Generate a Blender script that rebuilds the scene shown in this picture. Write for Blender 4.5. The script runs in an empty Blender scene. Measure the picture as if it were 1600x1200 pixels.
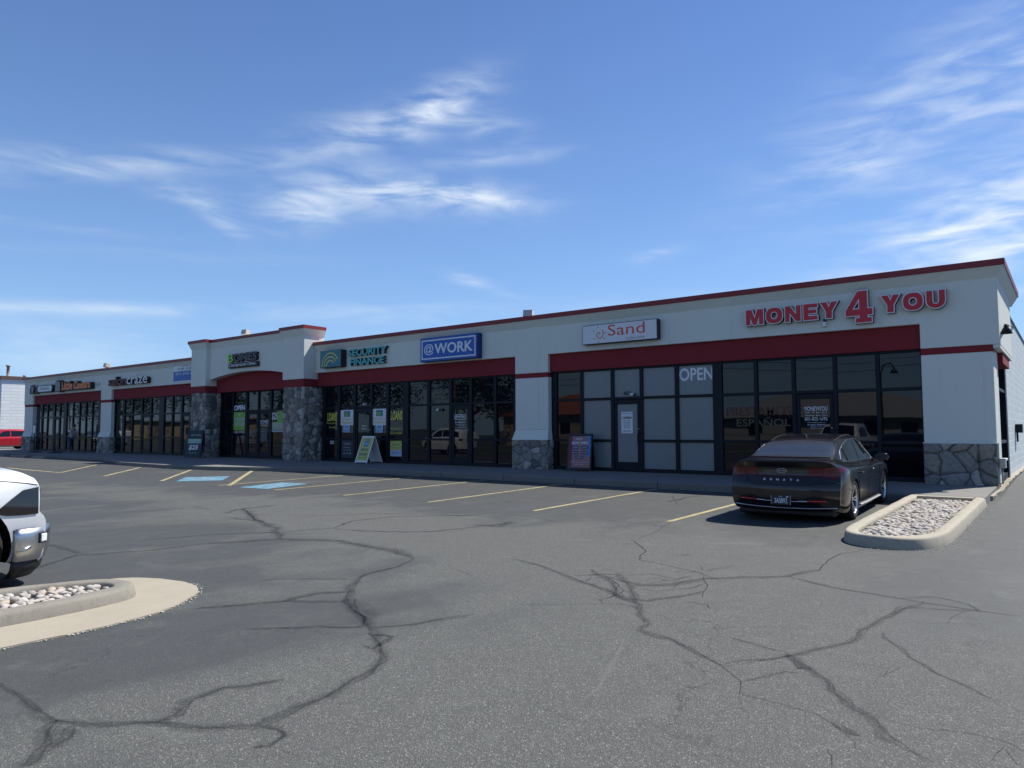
import bpy, bmesh, math, random
from mathutils import Vector, Matrix, noise
from mathutils.bvhtree import BVHTree
R = math.radians
random.seed(7)
scene = bpy.context.scene
# ---------------------------------------------------------------- camera
CAM_H = 1.5
F, CX, CY = 1132.0, 800.0, 600.0
def _n(v): return v / v.length
_L = _n(Vector((-668 - CX, 677.2 - CY, F)))
_X = -_L
_Rv = Vector((1677 - CX, 671.8 - CY, F))
_Y = _n(_Rv - _Rv.dot(_X) * _X)
_Z = _X.cross(_Y)
if _Z.y > 0: _Z = -_Z
M = Matrix((_X, _Y, _Z))                       # camera (right, down, forward) -> world
cam_d = bpy.data.cameras.new('camera'); cam = bpy.data.objects.new('camera', cam_d)
scene.collection.objects.link(cam); scene.camera = cam
cr, cd, cf = M.col[0], M.col[1], M.col[2]
cam.matrix_world = Matrix(((cr.x, -cd.x, -cf.x, 0), (cr.y, -cd.y, -cf.y, 0), (cr.z, -cd.z, -cf.z, CAM_H), (0, 0, 0, 1)))
cam_d.sensor_width = 36.0; cam_d.lens = F / 1600 * 36
cam_d.clip_start = 0.05; cam_d.clip_end = 6000
def ray(x, y): return M @ Vector((x - CX, y - CY, F))
def onY(x, y, Y): r = ray(x, y); return r * (Y / r.y) + Vector((0, 0, CAM_H))
def onZ(x, y, z=0.0): r = ray(x, y); return r * ((z - CAM_H) / r.z) + Vector((0, 0, CAM_H))
def gz(X, Y):
    z = 0.09 * min(max((Y - 10) / 6.2, 0), 1)
    if Y > 16.2:
        k = min(max((X + 1.5) / 0.3, 0), 1)
        z += k * (min((Y - 16.2) / 5.8, 1) * 0.18)
    return z
def zs(Y): return 0.30 - 0.022 * (19 - min(Y, 19))        # the sidewalk falls gently to its kerb
def gp(x, y):
    z = 0
    for i in range(12):
        p = onZ(x, y, z); z = gz(p.x, p.y)
    return Vector((p.x, p.y, z))
def azel(x, y):
    v = ray(x, y).normalized(); return math.atan2(v.x, v.y), math.asin(v.z)
# ---------------------------------------------------------------- world and sun
SUN = Vector((0.48, 1.0, 1.50)).normalized()
sun_el = math.asin(SUN.z); sun_az = math.atan2(SUN.x, SUN.y)
world = bpy.data.worlds.new('World'); scene.world = world; world.use_nodes = True
wt = world.node_tree; wt.nodes.clear()
class NT:
    def __init__(s, t): s.t = t
    def n(s, typ, ins=None, **kw):
        o = s.t.nodes.new(typ)
        for k, v in kw.items(): setattr(o, k, v)
        for k, v in (ins or {}).items():
            i = o.inputs[k]
            if hasattr(v, 'is_linked') or isinstance(v, bpy.types.NodeSocket): s.t.links.new(v, i)
            else: i.default_value = v
        return o
    def m(s, op, a, b=0.0, c=None, clamp=False):
        ins = {0: a, 1: b}
        if c is not None: ins[2] = c
        return s.n('ShaderNodeMath', ins, operation=op, use_clamp=clamp).outputs[0]
    def ramp(s, fac, stops, interp='LINEAR'):
        r = s.n('ShaderNodeValToRGB', {'Fac': fac}); cr_ = r.color_ramp; cr_.interpolation = interp
        while len(cr_.elements) < len(stops): cr_.elements.new(0.5)
        for e, (p, c) in zip(cr_.elements, stops):
            e.position = p; e.color = c if len(c) == 4 else (*c, 1)
        return r.outputs['Color']
    def mix(s, f, a, b, blend='MIX'):
        r = s.n('ShaderNodeMix', data_type='RGBA', blend_type=blend, clamp_factor=True)
        for idx, v in ((0, f), (6, a), (7, b)):
            if isinstance(v, bpy.types.NodeSocket): s.t.links.new(v, r.inputs[idx])
            else: r.inputs[idx].default_value = v if idx == 0 else ((*v, 1) if len(v) == 3 else v)
        return r.outputs[2]
    def noise(s, vec, scale, detail=4, rough=0.55, dist=0.0):
        return s.n('ShaderNodeTexNoise', {'Vector': vec, 'Scale': scale, 'Detail': detail, 'Roughness': rough, 'Distortion': dist}).outputs['Fac']
W = NT(wt)
sky = W.n('ShaderNodeTexSky', sky_type='NISHITA', sun_disc=False)
sky.sun_elevation = sun_el; sky.sun_rotation = sun_az; sky.air_density = 1.0; sky.dust_density = 0.15; sky.ozone_density = 3.0; sky.altitude = 1300
tc = W.n('ShaderNodeTexCoord'); sep = W.n('ShaderNodeSeparateXYZ', {0: tc.outputs['Generated']})
az = W.m('ARCTAN2', sep.outputs[0], sep.outputs[1]); el = W.m('ARCSINE', sep.outputs[2])
def blob(px, py, ax, ay, rot, k=1.0):
    """a cirrus patch: centre and half axes in degrees of azimuth and elevation"""
    a0, e0 = azel(px, py); c, s_ = math.cos(R(rot)), math.sin(R(rot))
    da = W.m('SUBTRACT', az, a0); de = W.m('SUBTRACT', el, e0)
    u = W.m('ADD', W.m('MULTIPLY', da, c / R(ax)), W.m('MULTIPLY', de, s_ / R(ax)))
    v = W.m('ADD', W.m('MULTIPLY', da, -s_ / R(ay)), W.m('MULTIPLY', de, c / R(ay)))
    q = W.m('ADD', W.m('MULTIPLY', u, u), W.m('MULTIPLY', v, v))
    return W.m('MULTIPLY', W.m('EXPONENT', W.m('MULTIPLY', q, -1.0)), k)
cv = W.n('ShaderNodeCombineXYZ', {0: az, 1: el, 2: 0.0}).outputs[0]
def streak(rot, sx, sy, scale, dist, off=0.0, det=7):
    mp = W.n('ShaderNodeMapping', {'Vector': cv, 'Rotation': (0, 0, R(-rot)), 'Scale': (sx, sy, 1), 'Location': (off, off * 1.7, 0)})
    return W.noise(mp.outputs[0], scale, det, 0.54, dist)
s1 = streak(14, 1.0, 4.4, 9.0, 0.45); s2 = streak(-8, 1.0, 3.8, 10.0, 0.55, 3.1); s3 = streak(32, 1.0, 4.2, 9.0, 0.4, 7.3); s4 = streak(4, 1.0, 6.0, 5.0, 0.5, 1.3)
def sm(x, a, b): return W.n('ShaderNodeMapRange', {0: x, 1: a, 2: b}, interpolation_type='SMOOTHSTEP').outputs[0]
def total(l):
    r = l[0]
    for x in l[1:]: r = W.m('ADD', r, x)
    return r
A = total([blob(680, 165, 4.2, 1.3, 22, 1.0), blob(570, 205, 5.0, 1.2, 12, .75), blob(760, 195, 3.2, 1.1, -12, .5), blob(250, 250, 12, 0.75, 8, .5), blob(770, 248, 6, .6, 5, .4), blob(60, 272, 6, .6, 10, .4)])
B = total([blob(600, 300, 5.5, 1.5, -2, 1.0), blob(470, 325, 3.0, 1.5, 8, .8), blob(750, 310, 4.4, 1.2, -4, .85), blob(300, 305, 4.0, .8, -12, .5), blob(345, 345, 2.2, .6, -30, .45), blob(735, 440, 1.8, .45, -14, .6), blob(800, 462, 1.2, .25, -8, .5), blob(1025, 400, 1.8, .5, 10, .55)])
C = total([blob(1400, 190, 9, 3.4, 24, .55), blob(1560, 315, 6.5, 2.4, 12, 1.0), blob(1500, 355, 4, 1.1, 4, .6), blob(1570, 395, 8, 2.4, 8, 1.0), blob(1330, 255, 3, 1.0, -18, .4), blob(1590, 130, 4, 3.5, 40, .5)])
D = total([blob(100, 545, 14, 1.9, 2, .36), blob(140, 482, 8, .45, 3, .5), blob(620, 490, 16, .8, 2, .3), blob(230, 400, 9, .4, 3, .25), blob(1300, 460, 14, 1.3, 4, .4), blob(60, 350, 7, .3, 0, .2)])
back = W.m('MULTIPLY', sm(W.m('MULTIPLY', sep.outputs[1], -1.0), -.05, .3), sm(s4, .5, .8))
dens = total([W.m('MULTIPLY', A, sm(s1, .30, .80)), W.m('MULTIPLY', B, sm(s2, .30, .80)), W.m('MULTIPLY', C, sm(s3, .32, .84)), W.m('MULTIPLY', D, sm(s4, .32, .75)), W.m('MULTIPLY', back, .5)])
dens = W.m('MINIMUM', W.m('MULTIPLY', dens, 0.95), .9)
up = W.m('GREATER_THAN', sep.outputs[2], 0.0)
dens = W.m('MULTIPLY', dens, up)
hs = W.n('ShaderNodeHueSaturation', {'Hue': 0.512, 'Saturation': 1.16, 'Value': 1.0, 'Color': sky.outputs[0]})
hz = W.m('MULTIPLY', W.m('EXPONENT', W.m('MULTIPLY', W.m('ABSOLUTE', el), -3.6)), .85)
skyb = W.mix(hz, hs.outputs[0], (2.3, 4.1, 6.6))
skyc = W.mix(dens, skyb, (6.2, 6.8, 7.4))
bg = W.n('ShaderNodeBackground', {'Color': skyc, 'Strength': 0.097})
W.n('ShaderNodeOutputWorld', {'Surface': bg.outputs[0]})
sl = bpy.data.lights.new('sun', 'SUN'); sl.energy = 4.8; sl.angle = R(0.53); sl.color = (1.0, 0.962, 0.875)
so = bpy.data.objects.new('sun', sl); scene.collection.objects.link(so)
so.rotation_euler = (-SUN).to_track_quat('-Z', 'Y').to_euler(); so.location = (20, 60, 80)
scene.view_settings.view_transform = 'Standard'; scene.view_settings.look = 'None'
scene.view_settings.gamma = 1; scene.view_settings.exposure = 0.55
scene.cycles.max_bounces = 6; scene.cycles.caustics_reflective = False; scene.cycles.caustics_refractive = False
COL = scene.collection
# ---------------------------------------------------------------- object helpers
def tag(o, label=None, cat=None, group=None, kind=None):
    if label: o['label'] = label
    if cat: o['category'] = cat
    if group: o['group'] = group
    if kind: o['kind'] = kind
    return o
def empty(name, loc=(0, 0, 0), rz=0.0, parent=None, rx=0.0):
    o = bpy.data.objects.new(name, None); o.location = loc; o.rotation_euler = (rx, 0, rz)
    o.empty_display_size = .2; COL.objects.link(o)
    if parent: o.parent = parent
    return o
def wloc(o):
    v = Vector((0, 0, 0))
    while o is not None:
        v = v + Vector(o.location); o = o.parent
    return v
class MB:
    """collects geometry in world (or local) coordinates"""
    def __init__(s): s.v = []; s.f = []; s.sm = []
    def add(s, vs, fs, smooth=False):
        b = len(s.v); s.v += [tuple(v) for v in vs]
        for f in fs: s.f.append([b + i for i in f]); s.sm.append(smooth)
        return s
    def box(s, x0, x1, y0, y1, z0, z1):
        return s.add([(x0, y0, z0), (x1, y0, z0), (x1, y1, z0), (x0, y1, z0), (x0, y0, z1), (x1, y0, z1), (x1, y1, z1), (x0, y1, z1)],
                     [(0, 3, 2, 1), (4, 5, 6, 7), (0, 1, 5, 4), (1, 2, 6, 5), (2, 3, 7, 6), (3, 0, 4, 7)])
    def mbox(s, mat, sx, sy, sz):
        vs = [mat @ Vector((x * sx / 2, y * sy / 2, z * sz / 2)) for z in (-1, 1) for (x, y) in ((-1, -1), (1, -1), (1, 1), (-1, 1))]
        return s.add(vs, [(0, 3, 2, 1), (4, 5, 6, 7), (0, 1, 5, 4), (1, 2, 6, 5), (2, 3, 7, 6), (3, 0, 4, 7)])
    def quad(s, a, b, c, d): return s.add([a, b, c, d], [(0, 1, 2, 3)])
    def prism(s, poly, fn0, fn1):
        """poly list of 2d points; fn0/fn1 map a 2d point to the two caps"""
        n = len(poly)
        s.add([fn0(*p) for p in poly] + [fn1(*p) for p in poly], [tuple(range(n))[::-1], tuple(range(n, 2 * n))] + [(i, (i + 1) % n, n + (i + 1) % n, n + i) for i in range(n)])
        return s
    def tube(s, pts, r, n=8, closed=False, cap=True):
        pts = [Vector(p) for p in pts]; rings = []; N = len(pts)
        rr = r if isinstance(r, (list, tuple)) else [r] * N
        prev = None
        for i, p in enumerate(pts):
            t = (pts[(i + 1) % N] - pts[i - 1]) if closed else (pts[min(i + 1, N - 1)] - pts[max(i - 1, 0)])
            t.normalize()
            if prev is None:
                a = t.orthogonal().normalized()
            else:
                a = (prev - prev.dot(t) * t).normalized()
            prev = a; b = t.cross(a)
            rings.append([p + (a * math.cos(k * 2 * math.pi / n) + b * math.sin(k * 2 * math.pi / n)) * rr[i] for k in range(n)])
        vs = [v for rg in rings for v in rg]; fs = []
        for i in range(N if closed else N - 1):
            j = (i + 1) % N
            for k in range(n): fs.append((i * n + k, i * n + (k + 1) % n, j * n + (k + 1) % n, j * n + k))
        if cap and not closed:
            fs.append(tuple(range(n))[::-1]); fs.append(tuple((N - 1) * n + k for k in range(n)))
        return s.add(vs, fs, True)
    def lathe(s, prof, mat=Matrix(), n=32, smooth=True):
        """prof: (r, h) turned about local z"""
        vs = []; m = len(prof)
        for k in range(n):
            a = 2 * math.pi * k / n
            for (r, h) in prof: vs.append(mat @ Vector((r * math.cos(a), r * math.sin(a), h)))
        fs = []
        for k in range(n):
            k2 = (k + 1) % n
            for i in range(m - 1): fs.append((k * m + i, k2 * m + i, k2 * m + i + 1, k * m + i + 1))
        return s.add(vs, fs, smooth)
    def build(s, name, mat, parent=None, bevel=0.0, seg=2, local=False, auto=False):
        me = bpy.data.meshes.new(name)
        off = Vector((0, 0, 0)) if (local or parent is None) else wloc(parent)
        me.from_pydata([Vector(v) - off for v in s.v], [], s.f)
        me.polygons.foreach_set('use_smooth', s.sm)
        me.update()
        if mat is not None: me.materials.append(mat)
        o = bpy.data.objects.new(name, me); COL.objects.link(o)
        if parent: o.parent = parent
        if bevel:
            md = o.modifiers.new('b', 'BEVEL'); md.width = bevel; md.segments = seg; md.limit_method = 'ANGLE'; md.angle_limit = R(35)
        return o
def top(o, label, cat, group=None): return tag(o, label, cat, group)
def recenter(o):
    """put a parentless mesh's origin at its base"""
    me = o.data; vs = [v.co for v in me.vertices]
    c = Vector(((min(v.x for v in vs) + max(v.x for v in vs)) / 2, (min(v.y for v in vs) + max(v.y for v in vs)) / 2, min(v.z for v in vs)))
    me.transform(Matrix.Translation(-c)); o.location = c; return o
# ---------------------------------------------------------------- materials
def newmat(name):
    m = bpy.data.materials.new(name); m.use_nodes = True; t = m.node_tree; t.nodes.clear()
    N = NT(t); b = N.n('ShaderNodeBsdfPrincipled'); N.n('ShaderNodeOutputMaterial', {'Surface': b.outputs[0]})
    return m, N, b
def setb(N, b, **kw):
    for k, v in kw.items():
        i = b.inputs[k.replace('_', ' ')]
        if isinstance(v, bpy.types.NodeSocket): N.t.links.new(v, i)
        else: i.default_value = (*v, 1) if isinstance(v, tuple) and len(v) == 3 else v
def simple(name, col, rough=.5, var=.12, scale=6.0, metal=0.0, bump=0.0, bscale=60.0, spec=.5, coat=0.0, ior=1.45, grime=None):
    m, N, b = newmat(name)
    tcx = N.n('ShaderNodeTexCoord').outputs['Object']
    geo = N.n('ShaderNodeNewGeometry').outputs['Position']
    nz = N.noise(geo, scale, 5, .6)
    lo = tuple(c * (1 - var) for c in col); hi = tuple(min(1, c * (1 + var)) for c in col)
    c = N.mix(nz, lo, hi)
    if grime:
        g2 = N.noise(geo, scale * .35, 6, .65, .5)
        c = N.mix(N.n('ShaderNodeMapRange', {0: g2, 1: .5, 2: .75, 3: 0, 4: grime[1]}).outputs[0], c, grime[0])
    rr = N.m('MULTIPLY_ADD', nz, .15 * rough, rough * .92)
    setb(N, b, Base_Color=c, Roughness=rr, Metallic=metal, Coat_Weight=coat, IOR=ior)
    b.inputs['Specular IOR Level'].default_value = spec
    if bump:
        bn = N.n('ShaderNodeBump', {'Height': N.noise(geo, bscale, 4, .6), 'Strength': bump, 'Distance': .01})
        setb(N, b, Normal=bn.outputs[0])
    return m
MT = {}
# stucco with water marks and a sand finish
def stucco(name, col):
    m, N, b = newmat(name); P = N.n('ShaderNodeNewGeometry').outputs['Position']
    big = N.noise(P, .45, 5, .6, .3); fine = N.noise(P, 9, 5, .65)
    mp = N.n('ShaderNodeMapping', {'Vector': P, 'Scale': (5, 5, .35)}).outputs[0]
    drip = N.noise(mp, 1.3, 5, .7)
    c = N.mix(big, tuple(x * .90 for x in col), tuple(x * 1.07 for x in col))
    c = N.mix(N.n('ShaderNodeMapRange', {0: drip, 1: .56, 2: .8, 3: 0, 4: .34}).outputs[0], c, tuple(x * .66 for x in col))
    c = N.mix(N.m('MULTIPLY', fine, .22), c, tuple(x * .75 for x in col))
    bn = N.n('ShaderNodeBump', {'Height': N.m('ADD', N.noise(P, 160, 3, .6), N.m('MULTIPLY', N.noise(P, 7, 4, .6), 1.6)), 'Strength': .35, 'Distance': .006})
    setb(N, b, Base_Color=c, Roughness=.9, Normal=bn.outputs[0]); return m
MT['stucco'] = stucco('grey_stucco', (.69, .715, .655))
MT['red_stucco'] = stucco('red_stucco', (.215, .018, .026))
MT['red_metal'] = simple('red_metal', (.21, .014, .022), .45, .1, 3, grime=((.2, .05, .05), .3))
MT['frame'] = simple('dark_frame', (.007, .011, .017), .5, .25, 4, spec=.25)
MT['black'] = simple('black_plastic', (.012, .012, .014), .45, .3)
MT['white'] = simple('white_plastic', (.72, .73, .74), .4, .05, 3, grime=((.5, .48, .43), .3))
MT['offwhite'] = simple('sign_white', (.66, .68, .72), .35, .05, 2)
MT['rubber'] = simple('rubber', (.018, .018, .018), .75, .3, 20, bump=.2)
MT['chrome'] = simple('chrome', (.62, .63, .64), .20, .06, 4, metal=1.0)
MT['alloy'] = simple('alloy', (.55, .56, .58), .28, .1, 6, metal=1.0)
MT['steel'] = simple('galvanised_steel', (.42, .43, .43), .45, .15, 8, metal=.7)
MT['beige_metal'] = simple('beige_metal', (.50, .46, .38), .5, .12, 6)
# glass: dark tinted, reflecting the street
def glass(name, base, ior=1.6, rough=.015, coat=0.0, lo=.6, hi=1.5):
    m, N, b = newmat(name); P = N.n('ShaderNodeNewGeometry').outputs['Position']
    mp = N.n('ShaderNodeMapping', {'Vector': P, 'Scale': (.8, .8, 1.2)}).outputs[0]
    bn = N.n('ShaderNodeBump', {'Height': N.noise(mp, .9, 2, .5), 'Strength': .05, 'Distance': .02})
    d = N.noise(P, 2.2, 5, .7)
    c = N.mix(d, tuple(x * lo for x in base), tuple(x * hi for x in base))
    setb(N, b, Base_Color=c, Roughness=rough, IOR=ior, Coat_Weight=coat, Normal=bn.outputs[0]); return m
MT['glass'] = glass('tinted_glass', (.0035, .005, .008), 1.42)
MT['frost'] = glass('frosted_film_glass', (.185, .215, .225), 1.45, .25, 0.0, .94, 1.06)
MT['auto_glass'] = glass('car_glass', (.008, .009, .011), 1.52, .02)
# painted concrete blocks
def cmu():
    m, N, b = newmat('painted_block'); P = N.n('ShaderNodeNewGeometry').outputs['Position']
    s = N.n('ShaderNodeSeparateXYZ', {0: P})
    uv = N.n('ShaderNodeCombineXYZ', {0: s.outputs[1], 1: N.m('ADD', s.outputs[2], .0), 2: 0.0}).outputs[0]
    br = N.n('ShaderNodeTexBrick', {'Vector': uv, 'Color1': (.50, .56, .57, 1), 'Color2': (.58, .635, .64, 1), 'Mortar': (.80, .84, .84, 1), 'Scale': 1.0, 'Mortar Size': .010, 'Mortar Smooth': .3, 'Bias': 0.0, 'Brick Width': .406, 'Row Height': .2032}, offset=.5)
    nz = N.noise(P, 1.2, 5, .65); c = N.mix(N.m('MULTIPLY', nz, .3), br.outputs['Color'], (.42, .47, .49))
    h = N.m('ADD', N.m('MULTIPLY', br.outputs['Fac'], -1.0), N.m('MULTIPLY', N.noise(P, 90, 4, .7), .35))
    bn = N.n('ShaderNodeBump', {'Height': h, 'Strength': .55, 'Distance': .008})
    setb(N, b, Base_Color=c, Roughness=.75, Normal=bn.outputs[0]); return m
MT['cmu'] = cmu()
def concrete(name, col, dark=(.12, .115, .10), k=.5, sc=1.0):
    m, N, b = newmat(name); P = N.n('ShaderNodeNewGeometry').outputs['Position']
    a = N.noise(P, 1.3 * sc, 6, .65, .3); f = N.noise(P, 55, 4, .7); st = N.noise(P, 4.5 * sc, 6, .7, .8)
    c = N.mix(a, tuple(x * .82 for x in col), tuple(x * 1.12 for x in col))
    c = N.mix(N.n('ShaderNodeMapRange', {0: st, 1: .52, 2: .74, 3: 0, 4: k}).outputs[0], c, dark)
    c = N.mix(N.m('MULTIPLY', f, .35), c, tuple(x * .6 for x in col))
    vo = N.n('ShaderNodeTexVoronoi', {'Vector': P, 'Scale': 120.0}).outputs['Distance']
    bn = N.n('ShaderNodeBump', {'Height': N.m('ADD', f, N.m('MULTIPLY', vo, .4)), 'Strength': .4, 'Distance': .006})
    setb(N, b, Base_Color=c, Roughness=.9, Normal=bn.outputs[0]); return m
MT['walk'] = concrete('sidewalk_concrete', (.20, .19, .175))
MT['kerb'] = concrete('kerb_concrete', (.40, .36, .285), (.16, .14, .11), .55, 1.4)
MT['apron'] = concrete('apron_concrete', (.37, .33, .255), (.26, .23, .18), .35, 1.2)
MT['kerb_side'] = concrete('kerb_face_concrete', (.25, .23, .195), (.10, .095, .085), .6, 2.0)
# asphalt: seal coat worn off in the drive lane, showing pale aggregate
def asphalt():
    m, N, b = newmat('asphalt'); P = N.n('ShaderNodeNewGeometry').outputs['Position']
    s = N.n('ShaderNodeSeparateXYZ', {0: P}); X, Y = s.outputs[0], s.outputs[1]
    w1 = N.noise(P, .33, 6, .62, .4); w2 = N.noise(N.n('ShaderNodeMapping', {'Vector': P, 'Location': (9, 3, 0), 'Rotation': (0, 0, R(35)), 'Scale': (1.0, .45, 1)}).outputs[0], 1.1, 6, .65, .5)
    def el_(cx, cy, rx, ry, rot):
        c, s_ = math.cos(R(rot)), math.sin(R(rot))
        dx = N.m('SUBTRACT', X, cx); dy = N.m('SUBTRACT', Y, cy)
        u = N.m('ADD', N.m('MULTIPLY', dx, c / rx), N.m('MULTIPLY', dy, s_ / rx)); v = N.m('ADD', N.m('MULTIPLY', dx, -s_ / ry), N.m('MULTIPLY', dy, c / ry))
        return N.m('EXPONENT', N.m('MULTIPLY', N.m('ADD', N.m('MULTIPLY', u, u), N.m('MULTIPLY', v, v)), -1.0))
    worn = N.m('ADD', el_(-2.6, 3.2, 2.6, 5.0, 28), el_(-9.0, 8.0, 7.0, 1.9, -4))
    worn = N.m('ADD', worn, N.m('MULTIPLY', el_(-22, 8.2, 9, 1.6, 0), .55))
    worn = N.m('ADD', worn, N.m('MULTIPLY', el_(-2.9, 9.3, 1.2, .5, -10), .5))
    worn = N.m('ADD', worn, N.m('MULTIPLY', el_(.5, 2.5, 3.0, 3.0, 0), .5))
    worn = N.m('SUBTRACT', worn, N.m('MULTIPLY', el_(-5.1, 2.5, .75, 2.2, -12), .9))
    worn = N.m('SUBTRACT', worn, N.m('MULTIPLY', el_(.9, 11.5, 2.2, 5.0, 0), .6))
    worn = N.m('SUBTRACT', worn, N.m('MULTIPLY', el_(-3.0, 1.2, .5, .8, -30), .5))
    worn = N.m('ADD', worn, N.m('MULTIPLY', N.m('SUBTRACT', w1, .5), 2.1))
    worn = N.m('ADD', worn, N.m('MULTIPLY', N.m('SUBTRACT', w2, .5), 1.6))
    wf = N.n('ShaderNodeMapRange', {0: worn, 1: .12, 2: .80}, interpolation_type='SMOOTHSTEP').outputs[0]
    agg = N.n('ShaderNodeTexVoronoi', {'Vector': P, 'Scale': 145.0, 'Randomness': 1.0})
    aggc = N.n('ShaderNodeSeparateColor', {0: agg.outputs['Color']}).outputs[0]
    agg2 = N.n('ShaderNodeTexVoronoi', {'Vector': P, 'Scale': 38.0, 'Randomness': 1.0})
    a2c = N.n('ShaderNodeSeparateColor', {0: agg2.outputs['Color']}).outputs[1]
    bigspk = N.m('MULTIPLY', N.m('LESS_THAN', agg2.outputs['Distance'], .22), N.m('GREATER_THAN', a2c, .90))
    spk = N.ramp(aggc, [(0, (.074, .075, .071)), (.45, (.100, .1015, .096)), (.78, (.126, .128, .120)), (.94, (.168, .169, .159)), (1, (.31, .31, .29))])
    spk = N.mix(N.m('MULTIPLY', bigspk, .4), spk, (.34, .335, .32))
    sealed = N.mix(N.noise(P, 3.0, 6, .7), (.042, .044, .0445), (.070, .072, .070))
    sealed = N.mix(N.m('MULTIPLY', N.m('GREATER_THAN', aggc, .93), .35), sealed, (.17, .17, .16))
    sealed = N.mix(N.n('ShaderNodeMapRange', {0: w2, 1: .5, 2: .72, 3: 0, 4: .4}).outputs[0], sealed, (.096, .098, .091))
    c = N.mix(N.m('MULTIPLY_ADD', wf, .86, .05), sealed, spk)
    mot = N.noise(P, 7.0, 5, .7)
    c = N.mix(N.m('MULTIPLY', mot, .42), c, (.044, .047, .044))
    c = N.mix(N.n('ShaderNodeMapRange', {0: N.noise(P, 2.3, 5, .7), 1: .55, 2: .75, 3: 0, 4: .35}).outputs[0], c, (.145, .148, .136))
    st = N.noise(P, .9, 6, .7, 1.0)
    c = N.mix(N.n('ShaderNodeMapRange', {0: st, 1: .60, 2: .74, 3: 0, 4: .35}).outputs[0], c, (.035, .036, .039))
    bay = N.n('ShaderNodeMapRange', {0: Y, 1: 10.5, 2: 12.5}).outputs[0]
    drp = N.n('ShaderNodeTexVoronoi', {'Vector': P, 'Scale': 1.3}).outputs['Distance']
    drp = N.m('ADD', drp, N.m('MULTIPLY', N.noise(P, 9, 4, .7), .25))
    c = N.mix(N.m('MULTIPLY', bay, N.n('ShaderNodeMapRange', {0: drp, 1: .18, 2: .34, 3: .6, 4: 0}).outputs[0]), c, (.025, .027, .025))
    oil = N.n('ShaderNodeTexVoronoi', {'Vector': P, 'Scale': .9}).outputs['Distance']
    c = N.mix(N.n('ShaderNodeMapRange', {0: oil, 1: .03, 2: .09, 3: .5, 4: 0}).outputs[0], c, (.03, .031, .034))
    wv = N.n('ShaderNodeVectorMath', {0: P, 1: N.n('ShaderNodeVectorMath', {0: N.n('ShaderNodeTexNoise', {'Vector': P, 'Scale': 1.6, 'Detail': 6.0, 'Roughness': .7}).outputs['Color'], 1: (.9, .9, 0)}, operation='MULTIPLY').outputs[0]}, operation='ADD').outputs[0]
    lines = None
    for sc_, th, lo_, am in ((.42, .0045, .46, .62), (1.5, .010, .57, .5), (4.5, .016, .66, .5)):
        v_ = N.n('ShaderNodeTexVoronoi', {'Vector': wv, 'Scale': sc_}, feature='DISTANCE_TO_EDGE').outputs['Distance']
        l_ = N.n('ShaderNodeMapRange', {0: v_, 1: 0, 2: th, 3: am, 4: 0}).outputs[0]
        l_ = N.m('MULTIPLY', l_, N.n('ShaderNodeMapRange', {0: N.noise(P, .55 + sc_ * .1, 4, .6), 1: lo_, 2: lo_ + .10}).outputs[0])
        lines = l_ if lines is None else N.m('MAXIMUM', lines, l_)
    c = N.mix(lines, c, (.020, .020, .021))
    h = N.m('ADD', N.m('MULTIPLY', agg.outputs['Distance'], N.m('MULTIPLY_ADD', wf, .8, .25)), N.m('MULTIPLY', N.noise(P, 14, 5, .6), .8))
    bn = N.n('ShaderNodeBump', {'Height': h, 'Strength': .6, 'Distance': .008})
    setb(N, b, Base_Color=c, Roughness=N.m('MULTIPLY_ADD', wf, .18, .68), Normal=bn.outputs[0])
    b.inputs['Specular IOR Level'].default_value = .35
    return m
MT['asphalt'] = asphalt()
def stain(name, col, amt, sc, edge=.5):
    m = bpy.data.materials.new(name); m.use_nodes = True; t = m.node_tree; t.nodes.clear(); N = NT(t)
    b = N.n('ShaderNodeBsdfPrincipled', {'Roughness': .6}); P = N.n('ShaderNodeNewGeometry').outputs['Position']
    nz = N.noise(P, sc, 6, .7); b.inputs['Base Color'].default_value = (*col, 1); b.inputs['Specular IOR Level'].default_value = .3
    u = N.n('ShaderNodeSeparateXYZ', {0: N.n('ShaderNodeUVMap').outputs[0]}).outputs[1]
    e = N.m('SUBTRACT', 1.0, N.m('ABSOLUTE', N.m('MULTIPLY_ADD', u, 2.0, -1.0)))       # 1 at centre, 0 at the edge
    a = N.m('ADD', e, N.m('MULTIPLY', N.m('SUBTRACT', nz, .5), 1.6))
    a = N.n('ShaderNodeMapRange', {0: a, 1: .18, 2: .18 + edge, 3: 0, 4: amt}).outputs[0]
    tr = N.n('ShaderNodeBsdfTransparent'); mx = N.n('ShaderNodeMixShader', {0: a, 1: tr.outputs[0], 2: b.outputs[0]})
    N.n('ShaderNodeOutputMaterial', {'Surface': mx.outputs[0]}); return m
MT['sealer'] = stain('crack_sealer', (.034, .035, .035), .36, 8.0, 1.0)
MT['strand'] = stain('seal_strand', (.028, .029, .029), .28, 14.0, .8)
MT['crack'] = stain('crack_line', (.014, .014, .015), .72, 25.0, .4)
MT['scuff'] = stain('pale_scuff', (.24, .235, .22), .3, 12.0, .7)
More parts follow.
